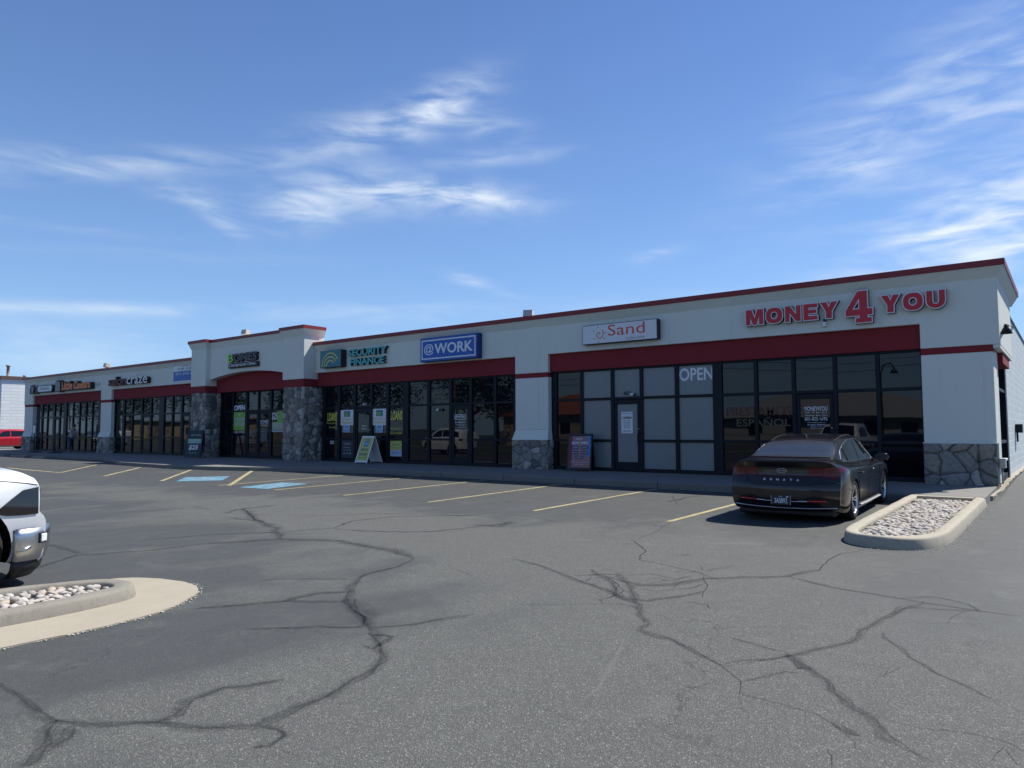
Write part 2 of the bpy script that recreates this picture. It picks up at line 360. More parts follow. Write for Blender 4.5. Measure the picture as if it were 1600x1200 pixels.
def paint(name, col, wear):
    m = bpy.data.materials.new(name); m.use_nodes = True; t = m.node_tree; t.nodes.clear(); N = NT(t)
    b = N.n('ShaderNodeBsdfPrincipled', {'Roughness': .7}); P = N.n('ShaderNodeNewGeometry').outputs['Position']
    nz = N.noise(P, 5.0, 7, .75); n2 = N.noise(P, 45, 4, .7)
    N.t.links.new(N.mix(nz, tuple(c * .75 for c in col), col), b.inputs['Base Color'])
    a = N.n('ShaderNodeMapRange', {0: N.m('ADD', N.m('MULTIPLY', nz, .5), N.m('MULTIPLY', n2, .5)), 1: wear - .09, 2: wear + .05, 3: .97, 4: .15}).outputs[0]
    tr = N.n('ShaderNodeBsdfTransparent'); mx = N.n('ShaderNodeMixShader', {0: a, 1: tr.outputs[0], 2: b.outputs[0]})
    N.n('ShaderNodeOutputMaterial', {'Surface': mx.outputs[0]}); return m
MT['yellow_paint'] = paint('yellow_paint', (.50, .42, .22), .57)
MT['yellow_worn'] = paint('worn_yellow_paint', (.40, .35, .23), .48)
MT['blue_paint'] = paint('blue_paint', (.17, .36, .48), .56)
MT['white_paint'] = paint('white_paint', (.45, .50, .52), .50)
# stone veneer, colour per stone from an attribute
def stonemat():
    m, N, b = newmat('stone_veneer'); P = N.n('ShaderNodeNewGeometry').outputs['Position']
    at = N.n('ShaderNodeAttribute', attribute_name='stone')
    col, mort = at.outputs['Color'], at.outputs['Alpha']
    n1 = N.noise(P, 11, 6, .7, 1.4); n2 = N.noise(P, 45, 5, .7)
    c = N.mix(N.n('ShaderNodeMapRange', {0: n1, 1: .5, 2: .7, 3: 0, 4: .7}).outputs[0], col, (.07, .075, .082))
    c = N.mix(N.n('ShaderNodeMapRange', {0: n1, 1: .30, 2: .42, 3: .5, 4: 0}).outputs[0], c, (.55, .53, .50))
    c = N.mix(N.m('MULTIPLY', n2, .4), c, (.08, .08, .09))
    c = N.mix(mort, (.022, .023, .025), c)
    bn = N.n('ShaderNodeBump', {'Height': N.m('ADD', n1, N.m('MULTIPLY', n2, .5)), 'Strength': .7, 'Distance': .02})
    setb(N, b, Base_Color=c, Roughness=.85, Normal=bn.outputs[0]); return m
MT['stone'] = stonemat()
def plain(name, col, rough=.5, **k):
    if name not in MT: MT[name] = simple(name, col, rough, k.pop('var', .06), **k)
    return MT[name]
# ---------------------------------------------------------------- text and flat lettering
_tc = {}
def text_geo(txt, offset=0.0, shear=0.0, spacing=1.0):
    key = (txt, offset, shear, spacing)
    if key in _tc: return _tc[key]
    cu = bpy.data.curves.new('t', 'FONT'); cu.body = txt; cu.size = 1; cu.offset = offset; cu.shear = shear; cu.space_character = spacing
    cu.resolution_u = 3; cu.fill_mode = 'FRONT'; cu.align_x = 'LEFT'
    o = bpy.data.objects.new('t', cu); COL.objects.link(o)
    dg = bpy.context.evaluated_depsgraph_get(); dg.update()
    me = bpy.data.meshes.new_from_object(o.evaluated_get(dg))
    bm = bmesh.new(); bm.from_mesh(me)
    bmesh.ops.remove_doubles(bm, verts=bm.verts, dist=1e-5)
    vs = [v.co.copy() for v in bm.verts]; fs = [[v.index for v in f.verts] for f in bm.faces]
    edges = [(e.verts[0].index, e.verts[1].index) for e in bm.edges if len(e.link_faces) == 1]
    bm.free(); bpy.data.objects.remove(o); bpy.data.curves.remove(cu); bpy.data.meshes.remove(me)
    x0 = min(v.x for v in vs); x1 = max(v.x for v in vs); y0 = min(v.y for v in vs); y1 = max(v.y for v in vs)
    _tc[key] = ([((v.x - x0) / (x1 - x0), (v.y - y0) / (y1 - y0)) for v in vs], fs, edges, (x1 - x0) / (y1 - y0)); return _tc[key]
def put_text(mb, txt, fn, offset=0.0, shear=0.0, spacing=1.0):
    """fn(u, v, k): u, v in 0..1 over the text box, k = 0 back or 1 front"""
    uv, fs, edges, asp = text_geo(txt, offset, shear, spacing); n = len(uv)
    vs = [fn(u, v, 1) for u, v in uv] + [fn(u, v, 0) for u, v in uv]
    faces = [tuple(f) for f in fs] + [tuple(n + i for i in f[::-1]) for f in fs] + [(a, b, n + b, n + a) for a, b in edges]
    mb.add(vs, faces); return mb
def wall_text(mb, txt, x0, x1, z0, z1, Y, d=.05, **k):
    """text on a wall that faces -y; front face at Y-d"""
    return put_text(mb, txt, lambda u, v, q: (x0 + u * (x1 - x0), Y - d * q, z0 + v * (z1 - z0)), **k)
# ================================================================ GROUND
def lin(a, b, n): return [a + (b - a) * i / n for i in range(n + 1)]
gx = [-1500, -500, -200] + lin(-120, -10, 22) + lin(-9, -2, 7) + [-1.5, -1.35, -1.2, -1, 0, 2, 5, 10, 30, 80, 200, 500, 1500]
gy = [-1500, -500, -200, -80, -40, -20, -10, -5, 0, 2, 5] + lin(6, 15.5, 10) + lin(16, 21.5, 11) + [25, 35, 50, 80, 150, 300, 700, 1500]
g = MB(); nx = len(gx)
g.add([(x, y, gz(x, y)) for y in gy for x in gx], [(j * nx + i, j * nx + i + 1, (j + 1) * nx + i + 1, (j + 1) * nx + i) for j in range(len(gy) - 1) for i in range(nx - 1)])
tag(g.build('parking_lot', MT['asphalt']), kind='structure')

# sidewalk in front of the shops, slabs with open joints
FRONT = [(x_ * 1.05 if i_ < 11 else x_, y_ * 1.05) for i_, (x_, y_) in enumerate([(-60, 15.5), (-36.5, 15.5), (-34.4, 14.95), (-31.5, 13.95), (-27, 13.75), (-24.2, 14.05), (-22.3, 14.6), (-20.3, 15.3), (-17.5, 15.7), (-6, 15.5), (-2.60, 15.42), (-1.36, 15.42)])]
def fy(x):
    for (a, ya), (b, yb) in zip(FRONT, FRONT[1:]):
        if a <= x <= b: return ya + (yb - ya) * (x - a) / (b - a)
    return FRONT[0][1] if x < FRONT[0][0] else FRONT[-1][1]
walk = MB(); kerb = MB(); x = -62.0
while x < -1.36:
    x2 = min(x + 2.45, -1.35)
    if -1.35 - x2 < .8: x2 = -1.35
    pts = [x + .006] + [p[0] for p in FRONT if x + .05 < p[0] < x2 - .05] + [x2 - (.006 if x2 < -1.36 else 0)]
    poly = [(px, fy(px) + .156) for px in pts] + [(px, 19.6) for px in pts[::-1]]
    walk.prism(poly, lambda a, b: (a, b, -.2), lambda a, b: (a, b, zs(b)))
    kp = [(px, fy(px)) for px in pts] + [(px, fy(px) + .15) for px in pts[::-1]]
    kerb.prism(kp, lambda a, b: (a, b, -.2), lambda a, b: (a, b, zs(b) + .002))
    x = x2
tag(walk.build('pavement', MT['walk'], bevel=.008), kind='structure')
tag(kerb.build('pavement_kerb', MT['walk'], bevel=.02), kind='structure')

# crumbling concrete edge beside the block wall
e = MB(); random.seed(3)
ys = lin(17.2, 48, 190)
for a, b in zip(ys, ys[1:]):
    w = .05 + .05 * noise.noise(Vector((a * 1.3, 0, 0))) + random.random() * .02
    x1 = -1.32 + (0 if a < 22.6 else -.0)
    h = max(gz(-1.2, a) + .012, (.20 if a < 19 else 0)) + random.random() * .004
    e.box(-1.5 if a > 20 else -1.36, x1 + w - (.0 if a > 19 else .03), a, b + .01, h - .3, h)
tag(e.build('foundation_edge', MT['apron'], bevel=.01), kind='structure')

def cobble_mesh(seed, r=1.0, sub=2):
    bm = bmesh.new(); bmesh.ops.create_icosphere(bm, subdivisions=sub, radius=r); rnd = random.Random(seed)
    sx, sy, sz = rnd.uniform(.9, 1.3), rnd.uniform(.7, .95), rnd.uniform(.5, .72); o = Vector((seed * 3.1, 0, 0))
    for v in bm.verts:
        k = 1 + .28 * noise.noise(v.co * 1.1 + o); v.co = Vector((v.co.x * sx, v.co.y * sy, v.co.z * sz)) * k
    vs = [v.co.copy() for v in bm.verts]; fs = [[v.index for v in f.verts] for f in bm.faces]; bm.free(); return vs, fs
def rockmat():
    m, N, b = newmat('river_rock'); ge = N.n('ShaderNodeNewGeometry'); oi = N.n('ShaderNodeObjectInfo').outputs['Random']
    r = N.m('FRACT', N.m('ADD', ge.outputs['Random Per Island'], oi))
    c = N.ramp(r, [(0, (.42, .38, .33)), (.25, (.52, .49, .45)), (.45, (.36, .28, .25)), (.6, (.50, .44, .34)), (.8, (.30, .28, .28)), (1, (.60, .57, .53))])
    n1 = N.noise(ge.outputs['Position'], 22, 5, .65); c = N.mix(N.m('MULTIPLY', n1, .55), c, (.22, .19, .16))
    bn = N.n('ShaderNodeBump', {'Height': N.noise(ge.outputs['Position'], 60, 4, .6), 'Strength': .25, 'Distance': .01})
    setb(N, b, Base_Color=c, Roughness=.8, Normal=bn.outputs[0]); return m
MT['rock'] = rockmat()
def smooth_loop(pts, n=6, closed=False):
    out = []; N_ = len(pts)
    rng = range(N_ if closed else N_ - 1)
    for i in rng:
        p0 = pts[(i - 1) % N_] if closed or i > 0 else pts[i]; p1 = pts[i]; p2 = pts[(i + 1) % N_]
        p3 = pts[(i + 2) % N_] if closed or i + 2 < N_ else p2
        for k in range(n):
            t = k / n
            out.append(tuple(.5 * (2 * p1[j] + (p2[j] - p0[j]) * t + (2 * p0[j] - 5 * p1[j] + 4 * p2[j] - p3[j]) * t * t + (3 * p1[j] - p0[j] - 3 * p2[j] + p3[j]) * t ** 3) for j in range(len(p1))))
    if not closed: out.append(tuple(pts[-1]))
    return out
def offset_in(pts, d):
    out = []
    for i, p in enumerate(pts):
        a = Vector(pts[max(i - 1, 0)]); b = Vector(pts[min(i + 1, len(pts) - 1)]); t = (b - a).normalized(); nrm = Vector((-t.y, t.x))
        out.append((p[0] + nrm.x * d, p[1] + nrm.y * d))
    return out
def kerb_ring(mb, outer, width, h, closed_end=True):
    """open U outline, counter-clockwise so that +90 degrees is inside; rounded top edges"""
    rows = []
    for d, z in ((-.035, -.15), (-.03, .0), (-.008, h - .03), (.004, h - .008), (.03, h), (width - .03, h), (width - .008, h - .012), (width, h - .05), (width, -.15)):
        o = offset_in(outer, d); rows.append([(x, y, gz(x, y) + z + .012 * noise.noise(Vector((x * 2, y * 2, d * 9)))) for x, y in o])
    n = len(outer); vs = [p for r in rows for p in r]
    fs = [(j * n + i, j * n + i + 1, (j + 1) * n + i + 1, (j + 1) * n + i) for j in range(len(rows) - 1) for i in range(n - 1)]
    mb.add(vs, fs, True); return mb
def inside(p, poly):
    c = False; j = len(poly) - 1
    for i in range(len(poly)):
        a, b = poly[i], poly[j]
        if (a[1] > p[1]) != (b[1] > p[1]) and p[0] < (b[0] - a[0]) * (p[1] - a[1]) / (b[1] - a[1]) + a[0]: c = not c
        j = i
    return c
# right island beside the sedan
RI = smooth_loop([(x_ * 1.058, y_ * (1.066 - .0025 * (y_ - 9.6))) for x_, y_ in [(-2.46, 15.4), (-2.45, 13.5), (-2.44, 11.6), (-2.42, 10.5), (-2.37, 10.02), (-2.2, 9.72), (-1.95, 9.6), (-1.68, 9.63), (-1.45, 9.82), (-1.31, 10.3), (-1.28, 11.0), (-1.28, 12.8), (-1.28, 14.2), (-1.28, 15.4)]], 6)
isl = empty('planter_island', (-1.87, 12.5, gz(-1.87, 12.5)))
tag(isl, 'long concrete kerbed planter bed of pale stones beside the black sedan', 'planter')
k_ = kerb_ring(MB(), RI, .16, .15); k_.box(-2.44, -1.52, 15.98, 16.18, 0.0, .236)
k_.build('kerb', MT['kerb'], isl)
inner = offset_in(RI, .15); soil = MB()
n = len(inner); soil.add([(x, y, gz(x, y) + .045) for x, y in inner], [tuple(range(n))])
soil.build('soil', plain('soil', (.09, .075, .06), .95, var=.3, bump=.6), isl)
vs_all = MB(); random.seed(11); inn2 = offset_in(RI, .19)
rm = [cobble_mesh(i, 1, 1) for i in range(8)]
for k in range(2900):
    px_, py_ = random.uniform(-2.45, -1.50), random.uniform(10.35, 15.95)
    if not inside((px_, py_), inn2): continue
    r = random.uniform(.026, .062) * (1.3 if random.random() < .12 else 1); vs, fs = random.choice(rm)
    mt = Matrix.Translation((px_, py_, gz(px_, py_) + .055 + random.uniform(0, .035))) @ Matrix.Rotation(random.uniform(0, 6.28), 4, 'Z') @ Matrix.Rotation(random.uniform(-.5, .5), 4, 'X') @ Matrix.Scale(r, 4)
    vs_all.add([mt @ v for v in vs], fs, True)
tag(vs_all.build('gravel', MT['rock']), kind='stuff')
# left island with its flat apron
LI = smooth_loop([(-7.68, -6), (-7.68, -2), (-7.67, 0), (-7.64, 2.3), (-7.55, 2.82), (-7.32, 3.16), (-7.05, 3.26), (-6.8, 3.16), (-6.68, 2.92), (-6.6, 2.45), (-6.58, 1.9), (-6.56, 0), (-6.55, -2), (-6.55, -6)], 7)
LI = LI[::-1]
isl2 = empty('planter_island', (-7.1, -1.4, 0))
tag(isl2, 'kerbed oval planter of large round cobbles in the left foreground beside the white pickup', 'planter')
kerb_ring(MB(), LI, .17, .115).build('kerb', MT['kerb_side'], isl2) if False else None
LIr = LI if offset_in(LI, .1)[len(LI) // 2][1] < LI[len(LI) // 2][1] else LI[::-1]
kerb_ring(MB(), LIr, .17, .115).build('kerb', MT['kerb_side'], isl2)
inner2 = offset_in(LIr, .16); s2_ = MB(); s2_.add([(x, y, .02) for x, y in inner2], [tuple(range(len(inner2)))])
s2_.build('soil', MT['soil'], isl2)
ap = smooth_loop([(-6.0, -6), (-5.97, -1), (-5.94, 1.9), (-5.95, 2.43), (-6.02, 2.9), (-6.2, 3.27), (-6.54, 3.65), (-6.95, 3.79), (-7.42, 3.73), (-7.76, 3.50), (-7.85, 3.0), (-7.78, 2.0), (-7.76, -6)], 6)
a_ = MB(); random.seed(5)
apj = [(x + random.uniform(-.008, .008), y + random.uniform(-.008, .008)) for x, y in ap]
a_.prism(apj, lambda a, b: (a, b, -.1), lambda a, b: (a, b, .012))
tag(a_.build('concrete_apron', MT['apron']), kind='structure')
inn3 = offset_in(LIr, .21); cm = []
for i in range(7):
    vs, fs = cobble_mesh(20 + i, 1, 3); cm.append(MB().add(vs, fs, True))
cmesh = []
random.seed(21); placed = []; count = 0
for k in range(4000):
    if count >= 295: break
    px_, py_ = random.uniform(-7.5, -6.7), random.uniform(1.15, 3.1)
    lay = 0 if k < 1700 else 1
    if not inside((px_, py_), inn3): continue
    r = random.uniform(.030, .047)
    if any((px_ - a) ** 2 + (py_ - b) ** 2 < (.85 * (r + c)) ** 2 and l == lay for a, b, c, l in placed): continue
    placed.append((px_, py_, r, lay)); i = k % 7
    if not cmesh or len(cmesh) <= i:
        pass
    if len(cmesh) < 7:
        o = cm[len(cmesh)].build('cobble', MT['rock']); cmesh.append(o.data)
    else:
        o = bpy.data.objects.new('cobble', cmesh[i]); COL.objects.link(o)
    o.location = (px_, py_, .042 + lay * .036); o.scale = (r, r, r); o.rotation_euler = (random.uniform(-.4, .4), random.uniform(-.3, .3), random.uniform(0, 6.28))
    tag(o, 'smooth rounded pale cobble lying in the left foreground planter', 'cobble', 'round cobbles in the left foreground planter'); count += 1
# loose chips along the kerb edges
MT['chip'] = simple('pale_chips', (.55, .52, .46), .9, .2, 30)
ch = MB(); random.seed(9); rc = [cobble_mesh(40 + i, 1, 1) for i in range(4)]
for k in range(420):
    if k < 260:
        t = random.random(); i = int(t * (len(RI) * .55)) + int(len(RI) * .42); i = min(i, len(RI) - 1)
        x, y = RI[i][0] + abs(random.gauss(.06, .06)), RI[i][1] + random.uniform(-.15, .15)
    else:
        i = random.randrange(int(len(ap) * .1), int(len(ap) * .6)); x, y = ap[i][0] + random.gauss(.015, .012), ap[i][1] + random.uniform(-.06, .06)
    r = random.uniform(.004, .011); vs, fs = random.choice(rc)
    ch.add([Vector((x, y, gz(x, y) + .006)) + v * r for v in vs], fs, True)
tag(ch.build('stone_chips', MT['chip']), kind='stuff')

# ---------------------------------------------------------------- painted markings
S5 = lambda x, y: gp(x / 5, 690 + y / 5)
S6 = lambda x, y: gp(320 + x / 4, 690 + y / 4)
S7 = lambda x, y: gp(720 + x / 3.636, 690 + y / 3.636)
def stripe(a, b, w=.10, mat='yellow_paint', name='parking_line', lift=.004):
    a = Vector((a[0], a[1])); b = Vector((b[0], b[1])); t = (b - a).normalized(); q = Vector((-t.y, t.x)) * w / 2; m_ = MB(); n = 12
    rnd = random.Random(int(a.x * 100)); pts = []
    for i in range(n + 1):
        c = a + (b - a) * i / n + q * rnd.uniform(-.10, .10)
        for s in (-1, 1): p = c + q * s * rnd.uniform(.9, 1.05); pts.append((p.x, p.y, gz(p.x, p.y) + lift))
    m_.add(pts, [(2 * i, 2 * i + 1, 2 * i + 3, 2 * i + 2)[::-1] for i in range(n)])
    o = m_.build(name, MT[mat]); tag(o, kind='structure'); return o
for X0, y1 in ((-5.30, 16.0), (-8.03, 16.1), (-10.77, 16.1), (-13.5, 16.2), (-16.2, 16.3), (-18.85, 16.0)):
    stripe((X0, 11.05), (X0 - .02, y1))
H0a, H0b = S6(152, 275), S6(303, 178)
stripe(H0a, H0b, .13)
for a, b in (((300, 185), (415, 185)), ((285, 205), (415, 198)), ((430, 210), (620, 207)), ((410, 230), (540, 226)), ((250, 232), (400, 230)), ((240, 250), (330, 248))):
    stripe(S6(*a), S6(*b), .09, 'yellow_worn')
for a, b in (((1260, 308), (1490, 222)), ((815, 270), (1095, 203)), ((470, 243), (755, 182)), ((470, 243), (200, 220)), ((200, 220), (60, 205))): stripe(S5(*a), S5(*b), .12)
for a, b in (((0, 120), (170, 125)), ((250, 140), (600, 152)), ((200, 160), (640, 172)), ((200, 178), (600, 190)), ((190, 195), (560, 205)), ((690, 165), (865, 166))):
    stripe(S5(*a), S5(*b), .10, 'yellow_worn')
def badge(Q4, w, h, name):
    def T(u, v, z=.006):
        u = u / w + .5; v = v / h + .5; a = Q4[0].lerp(Q4[1], u); b = Q4[3].lerp(Q4[2], u); p = a.lerp(b, v); return (p.x, p.y, gz(p.x, p.y) + z)
    o = MB().add([T(-w / 2, -h / 2), T(w / 2, -h / 2), T(w / 2, h / 2), T(-w / 2, h / 2)], [(0, 1, 2, 3)]).build(name, MT['blue_paint']); tag(o, kind='structure')
    m_ = MB()
    def seg(a, b, t=.05):
        a = Vector(a); b = Vector(b); d = (b - a).normalized(); q = Vector((-d.y, d.x)) * t
        m_.add([T(*(a - q), .008), T(*(b - q), .008), T(*(b + q), .008), T(*(a + q), .008)], [(0, 1, 2, 3)])
    P_ = [(math.cos(t) * .27 - .02, math.sin(t) * .27 - .17) for t in lin(R(130), R(380), 14)]
    for a, b in zip(P_, P_[1:]): seg(a, b, .035)
    seg((-.08, .32), (-.04, -.02)); seg((-.04, .0), (.2, .0)); seg((.2, .0), (.3, -.3)); seg((-.06, .14), (.16, .14), .035)
    m_.add([T(-.09 + .08 * math.cos(k * .7), .43 + .08 * math.sin(k * .7), .008) for k in range(9)], [tuple(range(9))])
    tag(m_.build('wheelchair_symbol', MT['white_paint']), kind='structure')
badge([S6(215, 287), S6(390, 297), S6(645, 265), S6(480, 256)], 1.4, 1.4, 'blue_parking_patch')
badge([S5(1375, 312), S6(110, 243), S6(155, 217), S5(1450, 280)], 1.4, 1.4, 'blue_parking_patch')

# ---------------------------------------------------------------- cracks and sealed seams, traced in plan
def ribbon(pts, w, mat, name, seed, jit=.03, lift=.003, taper=True):
    rnd = random.Random(seed); P = [gp(*p) for p in pts]; Q = []
    for a, b in zip(P, P[1:]):
        n = max(2, int((b - a).length / .10))
        for i in range(n): Q.append(a + (b - a) * i / n)
    Q.append(P[-1]); m_ = bpy.data.meshes.new(name); vs = []; fs = []; uv = []
    for i, p in enumerate(Q):
        t = (Q[min(i + 1, len(Q) - 1)] - Q[max(i - 1, 0)]); t.z = 0; t.normalize(); q = Vector((-t.y, t.x, 0))
        off = jit * noise.noise(Vector((p.x * 3.1, p.y * 3.1, seed))) * 2 + rnd.uniform(-jit, jit) * .35
        ww = w * (1 + .5 * noise.noise(Vector((p.x * 1.7, p.y * 1.7, seed + 5)))) * (min(1, .25 + 6 * min(i, len(Q) - 1 - i) / len(Q)) if taper else 1)
        for s, vv in ((-1, 0), (1, 1)):
            v = p + q * (off + s * ww / 2); vs.append((v.x, v.y, gz(v.x, v.y) + lift))
    for i in range(len(Q) - 1): fs.append((2 * i, 2 * i + 1, 2 * i + 3, 2 * i + 2)[::-1])
    m_.from_pydata(vs, [], fs); ul = m_.uv_layers.new(name='UVMap')
    for lp in m_.loops: ul.data[lp.index].uv = (0.0, float(lp.vertex_index % 2))
    m_.materials.append(MT[mat]); o = bpy.data.objects.new(name, m_); COL.objects.link(o); tag(o, kind='structure')
ZA = lambda l: [(x / 2, 700 + y / 2) for x, y in l]
ZB = lambda l: [(800 + x / 2, 700 + y / 2) for x, y in l]
seals = [
 (ZA([(1290, 345), (1240, 372), (1140, 395), (1100, 430), (1080, 480), (1130, 530), (1165, 570), (1190, 620), (1190, 665), (1150, 705), (1080, 740), (1020, 780), (900, 830), (800, 870), (640, 875), (500, 855), (300, 860), (160, 850), (80, 790), (0, 735)]), .085),
 (ZA([(1290, 345), (1240, 322), (1130, 305), (1050, 290), (880, 285), (760, 292), (640, 300)]), .22),
 (ZA([(500, 855), (560, 835), (600, 790), (700, 750), (890, 728)]), .075),
 (ZA([(170, 852), (150, 920), (100, 980), (60, 1000)]), .11), (ZA([(220, 870), (200, 905), (130, 950)]), .09),
 (ZA([(800, 870), (870, 880), (890, 900), (840, 935), (790, 935)]), .055),
 (ZA([(1080, 480), (990, 480), (900, 478), (760, 490), (600, 503)]), .10),
 (ZA([(1110, 450), (1000, 455), (880, 480)]), .12), (ZA([(1090, 470), (1140, 520), (1130, 560)]), .20),
 (ZA([(1150, 560), (1080, 562), (1000, 560), (760, 565)]), .06), (ZA([(1160, 562), (1300, 550), (1400, 530), (1480, 520)]), .05),
 (ZA([(1150, 580), (1220, 590), (1170, 630), (1120, 620)]), .06), (ZA([(880, 285), (860, 250), (800, 225), (760, 190)]), .25),
 (ZA([(1100, 410), (900, 410), (820, 413)]), .05), (ZA([(640, 300), (450, 322), (240, 335), (130, 370), (40, 395)]), .10),
 (ZA([(240, 330), (200, 310), (150, 300)]), .12), (ZA([(440, 290), (640, 272), (900, 262), (1060, 250)]), .10),
 (ZA([(1050, 250), (1100, 228), (1230, 215), (1500, 210)]), .10), (ZA([(1050, 255), (1200, 262), (1350, 262), (1600, 235)]), .14),
 (ZA([(700, 205), (760, 190), (870, 178)]), .25), (ZA([(1480, 240), (1560, 245), (1600, 230)]), .3),
 (ZB([(0, 345), (100, 373), (200, 410), (300, 450), (390, 490), (400, 520), (425, 550), (400, 570), (500, 600), (580, 640), (660, 680)]), .10),
 (ZB([(960, 380), (860, 400), (700, 405), (600, 410), (500, 430), (400, 430), (300, 400)]), .12),
 (ZB([(860, 402), (1000, 435), (1150, 460), (1300, 485), (1450, 508), (1590, 525)]), .05),
 (ZB([(1290, 480), (1180, 525), (1130, 545), (1080, 590), (1000, 625), (860, 650), (740, 670), (660, 682)]), .075),
 (ZB([(1220, 470), (1320, 465), (1430, 488), (1460, 510), (1340, 505), (1230, 498), (1180, 525)]), .045),
 (ZB([(860, 650), (940, 700), (990, 725), (1000, 755), (1050, 800), (1130, 845), (1180, 905), (1300, 985)]), .07),
 (ZB([(850, 640), (900, 690), (950, 690)]), .09), (ZB([(670, 590), (760, 612), (850, 640)]), .035),
 (ZB([(715, 730), (800, 715), (860, 700), (900, 705)]), .04), (ZB([(1160, 575), (1240, 655), (1330, 705), (1520, 795)]), .03),
 (ZB([(480, 170), (560, 152), (600, 150)]), .14), (ZB([(1040, 880), (1080, 900), (1000, 850)]), .06),
 (ZB([(250, 380), (310, 420), (340, 470), (430, 480), (600, 450)]), .11), (ZB([(200, 400), (330, 395), (380, 440), (390, 485)]), .09),
]
for i, (l, w) in enumerate(seals): 
    ribbon(l, w * (1.7 if i < 12 else 1.3), 'sealer', 'crack_sealer', i, .035)
    for k_ in range(2): ribbon(l, (.030 if i < 12 else .020) * (1.5 if l[0][1] < 860 else 1), 'strand', 'crack_sealer', 400 + 7 * i + 31 * k_, w * .28 + .008, .0038 + .0004 * k_)
XC = 0
cracks = [
 (ZB([(1105, 315), (1050, 328), (1000, 340), (975, 365), (960, 382), (860, 402)]), .022),
 (ZB([(860, 402), (1000, 438), (1150, 461), (1300, 487), (1450, 510), (1590, 527)]), .012),
 (ZB([(370, 285), (415, 320), (400, 350), (500, 370), (580, 390), (660, 420)]), .022),
 (ZB([(400, 570), (500, 600), (580, 640), (660, 680), (715, 730), (715, 770), (800, 790), (950, 830), (1000, 870), (1080, 920), (1090, 950)]), .009),
 (ZB([(990, 725), (1000, 755), (1050, 790), (1050, 810), (1130, 840), (1280, 880), (1400, 890), (1550, 925), (1600, 950)]), .008),
 (ZB([(1010, 945), (1012, 965), (1000, 1000)]), .007), (ZB([(1600, 960), (1540, 930), (1520, 960), (1500, 985)]), .006), (ZB([(1540, 935), (1570, 980), (1600, 998)]), .006),
 (ZB([(700, 770), (705, 810), (750, 865)]), .004), (ZB([(1000, 660), (1180, 690), (1160, 720)]), .005),
 (ZB([(1220, 680), (1180, 705), (1120, 740)]), .005), (ZB([(300, 225), (420, 240), (560, 255)]), .018), (ZB([(520, 215), (450, 262), (380, 290)]), .015),
 (ZB([(1180, 205), (1400, 215), (1600, 232)]), .02), (ZB([(1110, 270), (1400, 285), (1600, 300)]), .015), (ZB([(600, 400), (610, 430), (590, 470)]), .014),
 (ZB([(0, 490), (180, 490), (340, 488), (390, 500)]), .012), (ZA([(1290, 342), (1200, 318), (1050, 290)]), .02), (ZA([(870, 935), (960, 965), (1030, 990)]), .005),
 (ZA([(900, 215), (1200, 205), (1600, 215)]), .03), (ZA([(1430, 380), (1480, 400)]), .012), (ZA([(760, 190), (800, 225), (830, 232), (700, 215)]), .05),
 (ZB([(250, 395), (290, 400), (330, 430), (310, 460), (370, 470)]), .018), (ZB([(300, 380), (360, 400), (440, 395), (520, 410), (570, 400)]), .016), (ZB([(380, 440), (450, 450), (540, 440), (610, 425)]), .016),
 (ZB([(520, 180), (500, 150), (620, 145)]), .02), (ZB([(160, 235), (60, 215), (0, 210)]), .02), (ZB([(1360, 555), (1400, 525), (1420, 510)]), .007),
]
for i, (l, w) in enumerate(cracks): ribbon(l, w * .8, 'crack', 'asphalt_crack', 60 + i, .022, .0045)
rnd_ = random.Random(77)
for i in range(16):        # fine crazing where the two big seams meet
    x, y = rnd_.uniform(930, 1110), rnd_.uniform(888, 940); l = [(x, y)]
    for k in range(rnd_.randint(2, 4)): x += rnd_.uniform(-24, 30); y += rnd_.uniform(-8, 9); l.append((x, y))
    ribbon(l, rnd_.uniform(.008, .022), 'crack' if i % 2 else 'sealer', 'asphalt_crack', 200 + i, .03, .0055)
ribbon(ZB([(345, 600), (335, 650), (290, 700), (220, 800)]), .06, 'scuff', 'scuff_mark', 300, .03, .002)
ribbon(ZB([(590, 300), (650, 300), (720, 300), (800, 302)]), .5, 'scuff', 'scuff_mark', 301, .05, .002)

# wheel stops at the far left
random.seed(4)
for i, (cx_, cy_, a) in enumerate(((-51.0, 15.7, 0.0), (-47.8, 15.7, .05), (-44.6, 15.6, -.04), (-54.2, 15.8, .03))):
    m_ = MB(); pr = [(-.09, 0), (.09, 0), (.07, .10), (.045, .125), (-.045, .125), (-.07, .10)]
    m_.prism(pr, lambda a_, b_: (-.95, a_, b_), lambda a_, b_: (.95, a_, b_)); o = m_.build('wheel_stop', MT['kerb_side'], bevel=.012)
    o.location = (cx_, cy_, gz(cx_, cy_)); o.rotation_euler = (0, 0, a)
    tag(o, ['grey concrete wheel stop second from the left in the row before the pizza shop', 'grey concrete wheel stop third from the left before the pizza shop', 'grey concrete wheel stop nearest the salon, rightmost of the row', 'grey concrete wheel stop leftmost of the row by the red car'][i], 'wheel stop', 'concrete wheel stops at the far left of the lot')
# ================================================================ BUILDING
YF, YG, YB = 19.0, 19.25, 19.12          # wall front, glass plane, red band plane
XR, XL = -1.19, -57.3
Zf = .3
bld = empty('strip_mall', (-29, 30, .3))
tag(bld, 'long single storey grey stucco shopping strip with red bands and stone pillar bases', 'building')
def gx_(x, Y=YG, y=650): return onY(x, y, Y).x

